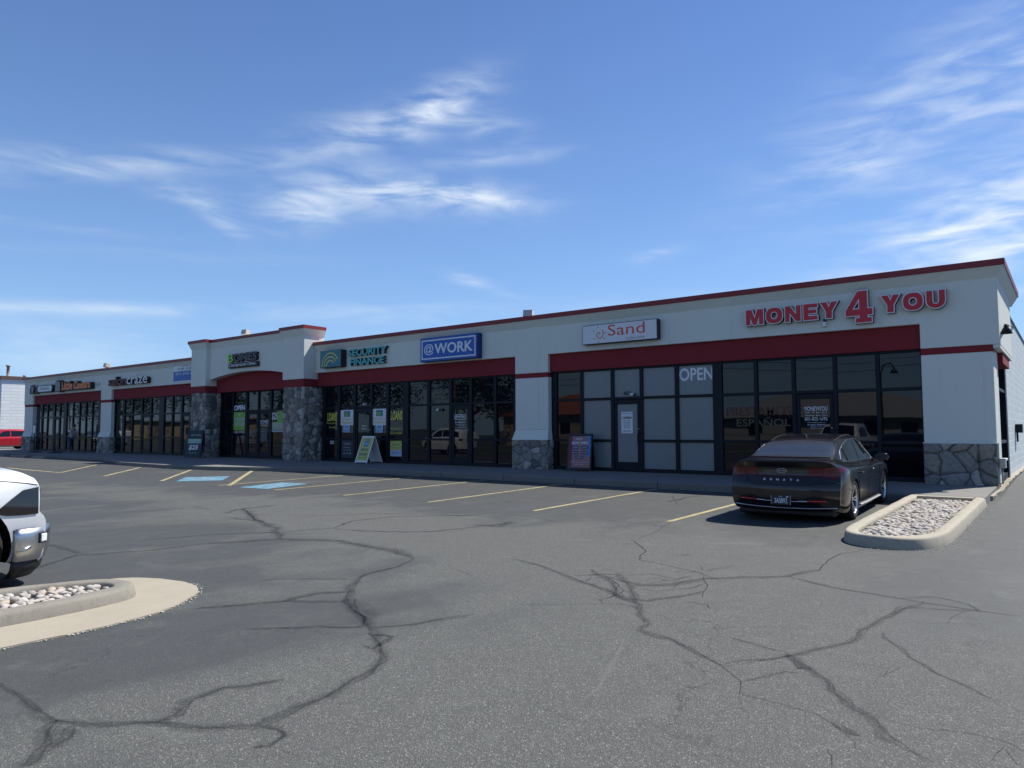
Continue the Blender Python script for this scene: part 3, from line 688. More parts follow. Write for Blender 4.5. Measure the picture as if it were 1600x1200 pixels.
# --- stone veneer with real relief
class Stone:
    def __init__(s): s.vs = []; s.fs = []; s.cols = []
    def face(s, o, u, n, w, h, cell, seed, res=.022, depth=.05):
        o, u, n = Vector(o), Vector(u), Vector(n); rnd = random.Random(seed)
        seeds = []; nx_ = int(w / cell) + 3; ny_ = int(h / (cell * .85)) + 3
        for j in range(-1, ny_):
            for i in range(-1, nx_):
                if rnd.random() < .12: continue
                v = rnd.random(); col = (.165 + .19 * v, .16 + .178 * v, .148 + .16 * v)
                t = rnd.random()
                if t < .16: col = (.50, .47, .44)
                elif t < .25: col = (.12, .12, .12)
                elif t < .36: col = (.36, .31, .25)
                seeds.append(((i + rnd.uniform(.05, .95)) * cell, (j + rnd.uniform(.05, .95)) * cell * .85, col, rnd.uniform(.4, 1), rnd.uniform(-.5, .5), rnd.uniform(-.5, .5), rnd.uniform(.75, 1.3)))
        grid = {}
        for sd in seeds: grid.setdefault((int(sd[0] // cell), int(sd[1] // cell)), []).append(sd)
        nu, nv = max(2, int(w / res)), max(2, int(h / res)); b = len(s.vs)
        for j in range(nv + 1):
            for i in range(nu + 1):
                x, y = w * i / nu, h * j / nv
                X_, Y_ = x + .05 * noise.noise(Vector((x * 5, y * 5, seed))), y + .05 * noise.noise(Vector((x * 5, y * 5, seed + 9)))
                d1 = d2 = 9; c1 = None; gi, gj = int(X_ // cell), int(Y_ // cell)
                for a in range(gi - 2, gi + 3):
                    for c in range(gj - 2, gj + 3):
                        for sd in grid.get((a, c), ()):
                            d = math.hypot((X_ - sd[0]) / sd[6], (Y_ - sd[1]))
                            if d < d1: d2 = d1; d1 = d; c1 = sd
                            elif d < d2: d2 = d
                e_ = (d2 - d1) / cell; k = min(e_ / .22, 1); k = k * k * (3 - 2 * k)
                hh = depth * k * (c1[3] + .35 * ((x - c1[0]) / cell * c1[4] + (y - c1[1]) / cell * c1[5])) + .012 * noise.noise(Vector((x * 14, y * 14, seed)))
                edge = min(1, min(i, nu - i) * res / .02)
                s.vs.append(o + u * x + Vector((0, 0, y)) + n * (hh * edge if edge < 1 else hh)); s.cols.append((*c1[2], min(1, e_ / .07)))
        for j in range(nv):
            for i in range(nu): a = b + j * (nu + 1) + i; s.fs.append((a, a + 1, a + nu + 2, a + nu + 1))
    def block(s, x0, x1, y0, y1, z0, z1, cell, seed, left=True, right=True, res=.022, depth=.05, topc=True):
        s.face((x0, y0, z0), (1, 0, 0), (0, -1, 0), x1 - x0, z1 - z0, cell, seed, res, depth)
        if right: s.face((x1, y0, z0), (0, 1, 0), (1, 0, 0), y1 - y0, z1 - z0, cell, seed + 1, res, depth)
        if left: s.face((x0, y1, z0), (0, -1, 0), (-1, 0, 0), y1 - y0, z1 - z0, cell, seed + 2, res, depth)
    def build(s, name, parent):
        me = bpy.data.meshes.new(name); off = wloc(parent)
        me.from_pydata([v - off for v in s.vs], [], s.fs); me.polygons.foreach_set('use_smooth', [True] * len(s.fs))
        at = me.color_attributes.new('stone', 'FLOAT_COLOR', 'POINT')
        for i, c in enumerate(s.cols): at.data[i].color = c
        me.materials.append(MT['stone']); o = bpy.data.objects.new(name, me); COL.objects.link(o); o.parent = parent; return o

def sweep(mb, path, prof, close=False):
    """profile (outward offset, z) along a plan path, mitred; outward is to the right of travel"""
    n = len(path); P = [Vector(p) for p in path]; rows = []
    for i in range(n):
        d0 = (P[i] - P[i - 1]).normalized() if i > 0 or close else None
        d1 = (P[(i + 1) % n] - P[i]).normalized() if i < n - 1 or close else None
        if d0 is None: d0 = d1
        if d1 is None: d1 = d0
        n0 = Vector((d0.y, -d0.x)); n1 = Vector((d1.y, -d1.x)); m_ = (n0 + n1); m_ = m_ / (m_.length_squared / 2)
        rows.append([(P[i].x + m_.x * o, P[i].y + m_.y * o, z) for o, z in prof])
    k = len(prof); vs = [v for r in rows for v in r]; fs = []
    for i in range(n if close else n - 1):
        j = (i + 1) % n
        for a in range(k): b = (a + 1) % k; fs.append((i * k + a, j * k + a, j * k + b, i * k + b))
    if not close: fs += [tuple(range(k)), tuple((n - 1) * k + a for a in range(k))[::-1]]
    mb.add(vs, fs); return mb
BAND0, BAND1 = 3.40, 3.965
X_P4 = (-2.72, -1.325); X_P3 = (-14.55, -13.23); X_P2 = (-45.40, -44.02); X_P1 = (-57.2, -55.75)
PAV_R = (-26.58, -25.13); PAV_L = (-34.10, -32.76)
# main front wall: above the openings, pilasters between them
wall = MB()
def facade(x0, x1, legs):
    pts = [(x0, 5.05), (x1, 5.05)]; cur = x1
    for a, b in legs[::-1]:
        if cur > b: pts += [(cur, BAND1), (b, BAND1)] if pts[-1][1] != 5.05 or cur != x1 else [(x1, BAND1), (b, BAND1)]
        pts += [(b, 3.385), (a, 3.385)]; cur = a
    if cur > x0: pts += [(cur, BAND1), (x0, BAND1)]
    wall.prism(pts[::-1], lambda a, b: (a, YF + .45, b), lambda a, b: (a, YF, b))
facade(PAV_R[1] - .3, XR, [X_P3, (X_P4[0], XR)])
facade(XL, PAV_L[0] + .3, [(XL, X_P1[1]), X_P2])
for (a, b), z0 in ((X_P4, 1.2), (X_P3, 1.55), (X_P2, 1.55), (X_P1, 1.55)):
    wall.box(a, b, YF + .012, YF + .55, z0, 3.235)
for (a, b) in (X_P3, X_P2, X_P1):          # flared foot above the stone base
    wall.add([(a, YF + .012, 1.55), (b, YF + .012, 1.55), (b + .04, YF - .10, 1.22), (a - .07, YF - .10, 1.22), (a, YF + .5, 1.55), (b, YF + .5, 1.55), (b + .04, YF + .4, 1.22), (a - .07, YF + .4, 1.22)],
             [(3, 2, 1, 0), (0, 4, 7, 3), (1, 2, 6, 5), (3, 7, 6, 2)])
# right end of the fascia box and returns
wall.box(XR - .45, XR, YF + .45, 23.0, 3.385, 5.05)
wall.box(XL, XL + .4, YF + .45, 24, .3, 5.05)
wall.box(X_P4[0], X_P4[1] - .002, YF + .55, 20.25, .3, 3.30)
wall.box(XR - .13, XR - .002, YF + .01, 22.9, 3.30, 3.384)
wall.build('front_wall', MT['stucco'], bld, bevel=.012)
# roof slab and rear/side walls
rf = MB().box(XL + .3, -1.6, YF + .42, 50, 4.6, 4.78); rf.build('roof', plain('roof_membrane', (.45, .45, .43), .9, scale=1.0), bld)
w2_ = MB().box(-1.60, -1.38, 23.0, 50, .2, 4.86); w2_.build('block_side_wall', MT['cmu'], bld)
w3_ = MB().box(XL, XL + .25, 24, 50, .2, 4.86).box(XL, -1.38, 49.75, 50, .2, 4.85); w3_.build('block_rear_wall', MT['cmu'], bld)
ce = MB().box(-1.62, -1.35, 23.2, 50.03, 4.86, 4.92); ce.build('side_wall_coping', MT['frame'], bld)
# cornice: sloped cove and red cap, front with both returns
path = [(XL, 24.0), (XL, YF), (XR, YF), (XR, 23.9)]
cov = [(.0, 4.86), (.15, 5.11), (-.25, 5.11), (-.25, 4.9)]; cap = [(.165, 5.10), (.165, 5.245), (-.32, 5.235), (-.32, 5.10)]
sweep(MB(), path, [(-.003 + o, z) for o, z in cov]).build('cornice', MT['stucco'], bld)
sweep(MB(), path, cap).build('cap_flashing', MT['red_metal'], bld, bevel=.006)
# red bands above the shop windows and small stripes on the pilasters
def rbox(*a): MB().box(*a).build('red_band', MT['red_stucco'], bld, bevel=.006)
OPEN = [(X_P3[1], X_P4[0]), (PAV_R[1], X_P3[0]), (X_P2[1], PAV_L[0]), (X_P1[1], X_P2[0])]
for a, b in OPEN: rbox(a - .05, b + .05, YB, YB + .3, BAND0, BAND1 + .05)
for (a, b) in (X_P4, X_P3, X_P2, X_P1): rbox(a + .002, b - .002 if a != X_P4[0] else b, YF + .002, YF + .3, 3.2352, 3.3848)
rbox(XR - .30, XR - .03, 20.2, 22.3, 3.05, 3.299)
# pilaster stone bases
for (a, b), sd in ((X_P4, 1), (X_P3, 5), (X_P2, 9), (X_P1, 13)):
    st = Stone()
    if a == X_P4[0]: st.block(a - .01, b + .0, YF - .045, 19.1, .28, 1.2, .36, 31, left=False, right=False, depth=.07, res=.016)
    else: st.block(a - .06, b + .03, YF - .09, 19.5, .28, 1.22, .27, sd, depth=.05)
    p = st.build('pillar_stone_base', bld)
sl_ = MB()
sl_.box(X_P4[0] - .02, X_P4[1] + .003, YF - .055, YF + .0, 1.2, 1.222)
for (a, b) in (X_P3, X_P2, X_P1): sl_.box(a - .075, b + .045, YF - .105, YF + .3, 1.218, 1.235)
sl_.build('stone_cap', MT['stucco'], bld)
# ---- projecting centre pavilion
pv = MB()
for (a, b) in (PAV_R, PAV_L): pv.box(a, b, 18.4, 19.42, 3.70, 5.62)
xs = lin(PAV_L[1] - .02, PAV_R[0] + .02, 24)
def arch(x):
    c = (PAV_L[1] + PAV_R[0]) / 2 + .1; h = (PAV_R[0] - PAV_L[1]) / 2
    t = min(1, abs(x - c) / (h - .1)); return 4.0 + .26 * math.cos(t * math.pi / 2) ** .8
poly = [(x, arch(x)) for x in xs] + [(PAV_R[0] + .02, 5.6), (PAV_L[1] - .02, 5.6)]
pv.prism(poly, lambda a, b: (a, 18.98, b), lambda a, b: (a, 18.6, b))
pv.box(PAV_L[1], PAV_L[1] + .03, 18.98, 19.2, 3.70, 4.1)
pv.build('pavilion_wall', MT['stucco'], bld, bevel=.01)
for nm, prof, mt in (('pavilion_cornice', [(-.002, 5.48), (.125, 5.80), (-.2, 5.80), (-.2, 5.5)], 'stucco'), ('pavilion_cap', [(.14, 5.79), (.14, 5.93), (-.25, 5.92), (-.25, 5.79)], 'red_metal')):
    q = MB(); s_ = 1 if 'cap' in nm else 1
    sweep(q, [(PAV_R[0], 19.42), (PAV_R[0], 18.4), (PAV_R[1], 18.4), (PAV_R[1], 19.42)], prof)
    sweep(q, [(PAV_L[0], 19.42), (PAV_L[0], 18.4), (PAV_L[1], 18.4), (PAV_L[1], 19.42)], prof)
    sweep(q, [(PAV_L[1] - .01, 18.6), (PAV_R[0] + .01, 18.6)], [(o * .8 + (0.0 if 'cap' in nm else 0), z - .03) for o, z in prof])
    q.build(nm, MT[mt], bld)
bk = MB().box(PAV_L[0] + .1, PAV_R[1] - .1, 18.95, 19.4, 4.3, 5.78); bk.build('pavilion_back', MT['stucco'], bld)
pr = MB()
for (a, b) in (PAV_R, PAV_L): pr.box(a + .012, b - .012, 18.415, 19.3, 3.37, 3.698)
pr.box(PAV_L[1], PAV_R[0], 18.98, 19.2, 3.39, 4.40)
pr.build('pavilion_red_band', MT['red_stucco'], bld)
for (a, b), sd in ((PAV_R, 51), (PAV_L, 61)):
    st = Stone(); st.block(a + .03, b - .03, 18.45, 19.45, .28, 3.37, .26, sd, depth=.075, res=.026); st.build('stone_pillar', bld)
# soffit over the storefronts
so_ = MB()
for a, b in OPEN + [(PAV_L[1], PAV_R[0])]: so_.box(a - .05, b + .05, YB + .02, 21.5, BAND0 + .02, BAND0 + .06)
so_.build('soffit', MT['red_stucco'], bld)

# ---- storefronts: frame > panes, doors, lettering
frames = []
def storefront(mull, door=None, frost=(), z_t=(2.44, 2.52), z_m=(1.17, 1.25), x0=None, x1=None, midrail=True, seed=0):
    """mull: list of (xa, xb) dark uprights from left to right; door: index of the bay that is a door"""
    fr = MB(); y0, y1 = YG - .055, YG + .06; zb = Zf + .10; bays = []
    for (a, b) in mull: fr.box(a, b, y0, y1, Zf, BAND0 + .01)
    sf_parent = fr
    for i, ((a0, a1), (b0, b1)) in enumerate(zip(mull, mull[1:])):
        L, Rr = a1, b0; bays.append((L, Rr)); yo0, yo1 = y0 + .008, y1 - .008
        fr.box(L, Rr, yo0, yo1, BAND0 - .06, BAND0 + .01)
        fr.box(L, Rr, yo0, yo1, z_t[0], z_t[1])
        dd = door if isinstance(door, (list, tuple)) else [door]
        if i not in dd:
            fr.box(L, Rr, yo0, yo1, Zf, zb)
            if midrail: fr.box(L, Rr, yo0, yo1, z_m[0], z_m[1])
        else: fr.box(L, Rr, yo0, yo1, Zf, Zf + .02)
    f = fr.build('storefront_frame', MT['frame'], bld, bevel=.006, seg=1); rnd = random.Random(seed)
    for i, (L, Rr) in enumerate(bays):
        dd = door if isinstance(door, (list, tuple)) else [door]
        segs = [(z_t[1], BAND0 - .06)]
        if i in dd: pass
        elif midrail: segs += [(z_m[1], z_t[0]), (zb, z_m[0])]
        else: segs += [(zb, z_t[0])]
        for (za, zc) in segs:
            ty, tx = rnd.uniform(-.0035, .0035), rnd.uniform(-.003, .003)
            cxm, czm = (L + Rr) / 2, (za + zc) / 2
            Yp = lambda x, z: YG + (x - cxm) * ty + (z - czm) * tx
            p = MB().add([(L, Yp(L, za), za), (Rr, Yp(Rr, za), za), (Rr, Yp(Rr, zc), zc), (L, Yp(L, zc), zc)], [(0, 1, 2, 3)])
            fz = i in frost if not isinstance(frost, dict) else frost.get((i, round(zc, 1)), False)
            o = p.build('window_pane', MT['frost'] if (i in frost) else MT['glass'], f)
        if i in dd:
            d = MB(); zt = z_t[0] - .01; st_ = .085; y2, y3 = YG - .035, YG + .02
            d.box(L + .01, L + .01 + st_, y2, y3, Zf + .02, zt).box(Rr - .01 - st_, Rr - .01, y2, y3, Zf + .02, zt)
            d.box(L + .01 + st_, Rr - .01 - st_, y2 + .002, y3, Zf + .02, Zf + .28).box(L + .01 + st_, Rr - .01 - st_, y2 + .002, y3, zt - .13, zt)
            dr = d.build('door', MT['frame'], f, bevel=.005, seg=1)
            pn = MB().add([(L + .09, YG - .005, Zf + .27), (Rr - .09, YG - .005, Zf + .27), (Rr - .09, YG - .005, zt - .12), (L + .09, YG - .005, zt - .12)], [(0, 1, 2, 3)])
            pn.build('door_pane', MT['frost'] if i in frost else MT['glass'], f)
            hd = MB(); hx = Rr - .06
            hd.tube([(hx, y2, 1.13), (hx, y2 - .06, 1.13), (hx, y2 - .06, 1.40), (hx, y2, 1.40)], .012, 6).build('door_handle', MT['black'], f)
            lk = MB().lathe([(0, .01), (.018, .008), (.02, 0)], Matrix.Translation((hx, y2, 1.56)) @ Matrix.Rotation(R(90), 4, 'X'), 12); lk.build('door_lock', MT['alloy'], f)
    frames.append(f); return f, bays
def ml(l): return [(gx_(a), gx_(b)) for a, b in l]
Rm = ml([(858, 871.5), (907.9, 912.3), (955.7, 960.8), (1001, 1005.9), (1056, 1061.9), (1115.3, 1130), (1180, 1185.7), (1239, 1245), (1303.7, 1310), (1370.7, 1377.3), (1441.5, 1448)])
f_R, bR = storefront(Rm, door=[2, 7], frost=(1, 2, 3, 4), seed=1)
c3 = lambda a: a / 4.8 + 490
Cm = ml([(c3(74), c3(95)), (c3(185), c3(205)), (c3(305), c3(322)), (c3(432), c3(447)), (c3(550), c3(570)), (c3(677), c3(718)), (c3(855), c3(877)), (c3(1022), c3(1042)), (c3(1173), c3(1193)), (c3(1357), c3(1377)), (c3(1505), c3(1520))])
f_C, bC = storefront(Cm, door=[2, 7], seed=2)
c1 = lambda a: a / 6.667 + 150
Am = ml([(c1(185), c1(205)), (c1(285), c1(305)), (c1(382), c1(390)), (c1(475), c1(490)), (c1(572), c1(585)), (c1(665), c1(718)), (c1(795), c1(810)), (c1(890), c1(908)), (c1(985), c1(1010))])
f_A, bA = storefront(Am, door=[3, 7], seed=3)
Bm = ml([(a / 7.5, b / 7.5) for a, b in ((405, 428), (492, 508), (560, 568), (630, 650), (703, 712), (755, 790), (858, 866), (935, 943), (1010, 1018), (1085, 1093), (1160, 1185))])
f_B, bB = storefront(Bm, door=[3], seed=4)
cB = lambda a: 280 + a / 6.667
Pm = ml([(cB(395), cB(450)), (cB(560), cB(572)), (cB(695), cB(718)), (cB(825), cB(837)), (cB(950), cB(972)), (cB(1095), cB(1120))])
f_P, bP = storefront(Pm, door=[2, 3], midrail=False, seed=5)
# dark closing piece behind all storefronts
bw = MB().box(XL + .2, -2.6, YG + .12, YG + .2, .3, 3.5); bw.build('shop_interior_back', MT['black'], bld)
# side glazing round the corner
sg = MB(); sg.box(-1.42, -1.36, 20.25, 20.33, .3, 3.3).box(-1.42, -1.34, 22.55, 23.0, .2, 3.3).box(-1.42, -1.36, 20.33, 22.55, .3, .42).box(-1.42, -1.36, 20.33, 22.55, 1.18, 1.25).box(-1.42, -1.36, 20.33, 22.55, 2.45, 2.52)
sgo = sg.build('side_window_frame', MT['frame'], bld)
MB().add([(-1.41, 20.3, .35), (-1.41, 22.6, .35), (-1.41, 22.6, 3.3), (-1.41, 20.3, 3.3)], [(0, 1, 2, 3)]).build('window_pane', MT['glass'], sgo)

# ---- lettering on the glass (vinyl, 2 mm proud)
MT['vinyl_white'] = plain('white_vinyl', (.72, .74, .78), .5)
MT['vinyl_yellow'] = plain('yellow_vinyl', (.62, .58, .10), .5)
MT['vinyl_dim'] = plain('dull_vinyl', (.075, .070, .05), .5)
MT['vinyl_dark'] = plain('dark_vinyl', (.03, .04, .05), .5)
def decal(parent, txt, x0, x1, z0, z1, mat='vinyl_white', Y=YG - .008, **k):
    return wall_text(MB(), txt, x0, x1, z0, z1, Y, .003, **k).build('window_lettering', MT[mat], parent)
def sc(x): return x * YG / 19.5
def decal_px(parent, txt, X0, X1, Z0, Z1, mat='vinyl_white', Y=None, **k):
    """world coordinates measured on the y = 19.5 plane"""
    q = YG / 19.5; return decal(parent, txt, X0 * q, X1 * q, 1.5 + (Z0 - 1.5) * q, 1.5 + (Z1 - 1.5) * q, mat, **({'Y': Y} if Y else {}), **k)
decal_px(f_R, 'OPEN', -8.94, -7.93, 2.93, 3.30, offset=.02)
decal_px(f_R, '4874', -10.79, -10.49, 2.58, 2.70, 'vinyl_dark', offset=.01)
decal_px(f_R, 'MONEY4YOU', -5.48, -4.92, 2.0, 2.12, Y=YG - .012, offset=.01)
for i, (t, a, b, z0, z1) in enumerate((('Mon - Fri  9am - 6pm', -5.46, -4.94, 1.93, 1.98), ('Saturday  9am - 2pm', -5.46, -4.94, 1.86, 1.91), ('801-825-1695', -5.48, -4.93, 1.755, 1.84), ('www.money4youutah.com', -5.42, -4.97, 1.69, 1.72), ('SE HABLA ESPANOL', -5.42, -4.97, 1.63, 1.665), ('Payday Loans', -5.34, -5.04, 1.59, 1.61), ('Title Loans', -5.36, -5.02, 1.55, 1.575))):
    decal_px(f_R, t, a, b, z0, z1, Y=YG - .012)
MT['vinyl_red'] = plain('dull_red_vinyl', (.085, .018, .018), .5)
decal_px(f_R, 'PRESTAMOS', -7.56, -5.83, 1.90, 2.15, 'vinyl_red', offset=.005)
decal_px(f_R, 'ESPAÑOL', -7.28, -5.84, 1.62, 1.86, 'vinyl_dim', offset=.005)
decal_px(f_C, 'LOANS', -24.93, -24.29, 1.94, 2.30, 'vinyl_yellow', offset=.03, shear=.15)
decal_px(f_C, 'Prompt Service', -24.97, -24.27, 1.80, 1.90, 'vinyl_yellow'); decal_px(f_C, 'Friendly', -24.79, -24.43, 1.62, 1.72, 'vinyl_yellow')
decal_px(f_C, 'LOANS', -21.05, -20.39, 1.94, 2.30, 'vinyl_yellow', offset=.03, shear=.15)
decal_px(f_C, 'Tax Preparation', -21.08, -20.38, 1.56, 1.66, 'vinyl_yellow'); decal_px(f_C, 'Service Available', -21.08, -20.38, 1.40, 1.50, 'vinyl_yellow')
decal_px(f_C, '4877', -22.7, -22.45, 2.56, 2.65)
decal_px(f_C, '@WORK', -17.66, -17.18, 1.95, 2.08, Y=YG - .012, offset=.01)
q_ = YG / 19.5
bx = MB()
for (a, b, c, d) in ((-17.70, -17.14, 2.095, 2.11), (-17.70, -17.14, 1.92, 1.935), (-17.70, -17.685, 1.92, 2.11), (-17.155, -17.14, 1.92, 2.11)): bx.box(a * q_, b * q_, YG - .013, YG - .01, 1.5 + (c - 1.5) * q_, 1.5 + (d - 1.5) * q_)
bx.build('window_lettering', MT['vinyl_white'], f_C)
for t, a, b, z0, z1 in (('801.476.4479', -17.66, -17.18, 1.79, 1.86), ('M-F 8am - 5pm', -17.62, -17.2, 1.70, 1.76), ('WWW.ATWORK.COM', -17.68, -17.14, 1.63, 1.655), ('Se habla', -17.6, -17.3, 1.53, 1.57)): decal_px(f_C, t, a, b, z0, z1, Y=YG - .012)
decal_px(f_C, 'NMLS', -22.72, -22.45, 1.70, 1.76); decal_px(f_C, 'Hours', -22.74, -22.42, 1.58, 1.66); decal_px(f_C, 'PUSH', -22.7, -22.5, 1.2, 1.25)
decal_px(f_P, 'OPEN', -32.03, -31.1, 2.51, 2.78, offset=.03)
decal_px(f_P, 'CARE DIVING', -32.0, -31.06, 1.44, 1.55, shear=.1)
decal_px(f_P, 'BONES', -29.84, -29.18, 1.88, 2.05, offset=.01, Y=YG - .012); decal_px(f_P, 'Chiropractic', -29.8, -29.2, 1.76, 1.84, Y=YG - .012)

# ---- posters on the glass: thin boards, things of their own
def board(name, x0, x1, z0, z1, mat, Y=YG - .02, t=.008, q=True):
    if q: x0, x1, z0, z1 = x0 * q_, x1 * q_, 1.5 + (z0 - 1.5) * q_, 1.5 + (z1 - 1.5) * q_
    r = empty(name, ((x0 + x1) / 2, Y, z0)); MB().box(x0, x1, Y, Y + t, z0, z1).build('panel', MT[mat], r, bevel=.002, seg=1)
    r['_b'] = (x0, x1, z0, z1, Y); return r
def on_board(r, txt, u0, u1, v0, v1, mat, d=.003, name='lettering', **k):
    x0, x1, z0, z1, Y = r['_b']; wall_text(MB(), txt, x0 + (x1 - x0) * u0, x0 + (x1 - x0) * u1, z0 + (z1 - z0) * v0, z0 + (z1 - z0) * v1, Y, d, **k).build(name, MT[mat], r)
def patch(r, u0, u1, v0, v1, mat, name='colour_field', d=.0015):
    x0, x1, z0, z1, Y = r['_b']; MB().box(x0 + (x1 - x0) * u0, x0 + (x1 - x0) * u1, Y - d, Y - .0002, z0 + (z1 - z0) * v0, z0 + (z1 - z0) * v1).build(name, MT[mat], r)
plain('teal', (.03, .20, .24), .5); plain('gold', (.58, .42, .08), .5); plain('mustard', (.50, .47, .12), .5); plain('lime', (.20, .42, .06), .5); plain('sky_blue', (.05, .22, .50), .5)
plain('pale_blue', (.40, .50, .62), .5); plain('navy', (.012, .025, .07), .5); plain('pale_grey', (.40, .42, .44), .5); plain('ink', (.02, .02, .025), .5); plain('dark_teal', (.015, .03, .045), .5)
plain('mint', (.20, .42, .30), .5); plain('maroon', (.16, .02, .03), .5); plain('sign_red', (.50, .018, .03), .42); plain('royal', (.008, .10, .42), .4)
for X0, X1, Z0, Z1, lab in ((-24.05, -23.25, 1.76, 2.39, 'white and gold loan poster in the pane left of the loan shop door'), (-22.09, -21.28, 1.75, 2.40, 'white and gold loan poster in the pane right of the loan shop door')):
    r = board('poster', X0, X1, Z0, Z1, 'offwhite'); patch(r, .27, .75, .55, .92, 'teal', 'emblem'); patch(r, .34, .60, .60, .82, 'lime', 'emblem_arc', .003)
    on_board(r, 'SECURITY', .08, .92, .32, .46, 'mustard', offset=.02); on_board(r, 'FINANCE', .10, .90, .10, .25, 'mustard', offset=.02); tag(r, lab, 'poster', 'loan shop window posters')
for X0, X1, Z0, Z1, lab, tx in ((-23.86, -23.47, 1.47, 1.75, 'small pale blue notice under the left gold loan poster', 'TAX'), (-21.89, -21.47, 1.46, 1.75, 'small bright blue notice under the right gold loan poster', 'OPEN')):
    r = board('notice', X0, X1, Z0, Z1, 'pale_blue'); patch(r, .12, .88, .12, .45, 'sky_blue'); patch(r, .2, .8, .62, .88, 'sky_blue'); on_board(r, tx, .2, .8, .2, .38, 'vinyl_white', .004); tag(r, lab, 'notice', 'loan shop window notices')
r = board('poster', -21.05, -20.41, .54, 1.14, 'pale_blue'); patch(r, 0, 1, .42, 1, 'mustard'); on_board(r, 'TAXES', .15, .85, .70, .82, 'teal', .004); on_board(r, 'refund today', .1, .9, .52, .6, 'teal', .004); on_board(r, 'ask inside', .2, .8, .2, .28, 'navy', .004); tag(r, 'yellow and pale blue poster low in the pane under the right LOANS lettering', 'poster')
r = board('poster', -23.98, -23.24, .42, 1.15, 'dark_teal'); on_board(r, 'TAXES', .18, .8, .74, .86, 'pale_grey'); on_board(r, 'E-file here', .2, .75, .56, .64, 'pale_grey'); on_board(r, 'fast refunds', .2, .8, .42, .49, 'pale_grey')
for k in range(3): patch(r, .2 + .25 * k, .3 + .25 * k, .22, .30, 'pale_grey', 'icon')
tag(r, 'dark blue poster with pale lettering low in the pane left of the loan shop door', 'poster')
r = board('notice', -24.72, -24.46, .98, 1.12, 'pale_grey'); on_board(r, 'NO CASH', .1, .9, .3, .7, 'ink'); tag(r, 'small beige notice low in the leftmost loan shop pane', 'notice')
r = board('banner', -22.92, -21.40, 2.54, 3.31, 'pale_grey', Y=YG + .03) if False else None
r = board('poster', -10.86, -10.47, 1.43, 2.08, 'offwhite', Y=YG - .018); on_board(r, 'Sand Sun Spa', .08, .92, .88, .95, 'ink'); on_board(r, 'OPEN', .08, .92, .66, .78, 'maroon', offset=.03)
for k, t in enumerate(('MON-THU', '9AM-8PM', 'FRI-SAT', '9AM-6PM')): on_board(r, t, .2, .8, .56 - k * .10, .61 - k * .10, 'ink')
on_board(r, 'CLOSED SUNDAY', .1, .9, .08, .13, 'ink'); tag(r, 'white paper OPEN hours notice on the grey frosted glass door', 'notice')
r = board('banner', -32.06, -31.04, 1.58, 2.45, 'lime'); on_board(r, 'X', .42, .58, .78, .90, 'vinyl_white'); patch(r, .12, .98, .50, .66, 'pale_grey'); patch(r, .12, .98, .26, .42, 'pale_grey')
on_board(r, 'INSURANCE', .16, .94, .53, .62, 'lime', .004); on_board(r, 'ACCEPTED', .18, .92, .29, .38, 'lime', .004); tag(r, 'lime green banner below the white OPEN lettering at the chiropractor', 'banner')
r = board('banner', -28.95, -28.0, 1.49, 2.45, 'lime'); patch(r, 0, 1, 0, .42, 'pale_grey'); patch(r, 0, 1, .20, .24, 'lime', 'stripe', .003); patch(r, 0, .5, .48, 1, 'ink', 'dark_field')
on_board(r, '$25', .04, .5, .54, .92, 'vinyl_white', .004, offset=.02); on_board(r, 'ADJUSTMENTS', .06, .94, .29, .37, 'lime', .004); on_board(r, 'WALK INS', .1, .9, .06, .15, 'navy', .004); tag(r, 'green and white banner with a big $25 beside the stone pillar', 'banner')
r = board('poster', -29.82, -29.2, 1.05, 1.70, 'ink'); 
for k, t in enumerate(('HOURS', 'MON 9-6', 'TUE 9-6', 'WED 9-6', 'THU 9-6', 'FRI 9-1')): on_board(r, t, .15, .85, .82 - k * .15, .90 - k * .15, 'pale_grey')
tag(r, 'dark hours notice on the right leaf of the chiropractor door', 'notice')
r = board('notice', -35.9, -35.6, 2.66, 2.86, 'pale_grey'); on_board(r, '4881', .1, .9, .3, .7, 'ink'); tag(r, 'small pale notice high in the pane beside the left stone pillar', 'notice')
# ================================================================ WALL SIGNS
plain('sign_teal', (.09, .42, .42), .45); plain('box_teal', (.02, .17, .22), .4); plain('orange', (.72, .17, .03), .45); plain('green_led', (.22, .62, .05), .45); plain('sand_orange', (.62, .09, .05), .45)
plain('dark_red', (.16, .012, .02), .5); plain('grey_letter', (.20, .21, .23), .5); plain('blue_side', (.01, .03, .16), .4); plain('gold_arc', (.55, .48, .14), .45)
Ys = YF
def sign_root(name, x0, x1, z0, z1, label, group=None, Y=Ys):
    r = empty(name, ((x0 + x1) / 2, Y, z0)); tag(r, label, 'shop sign', group); return r
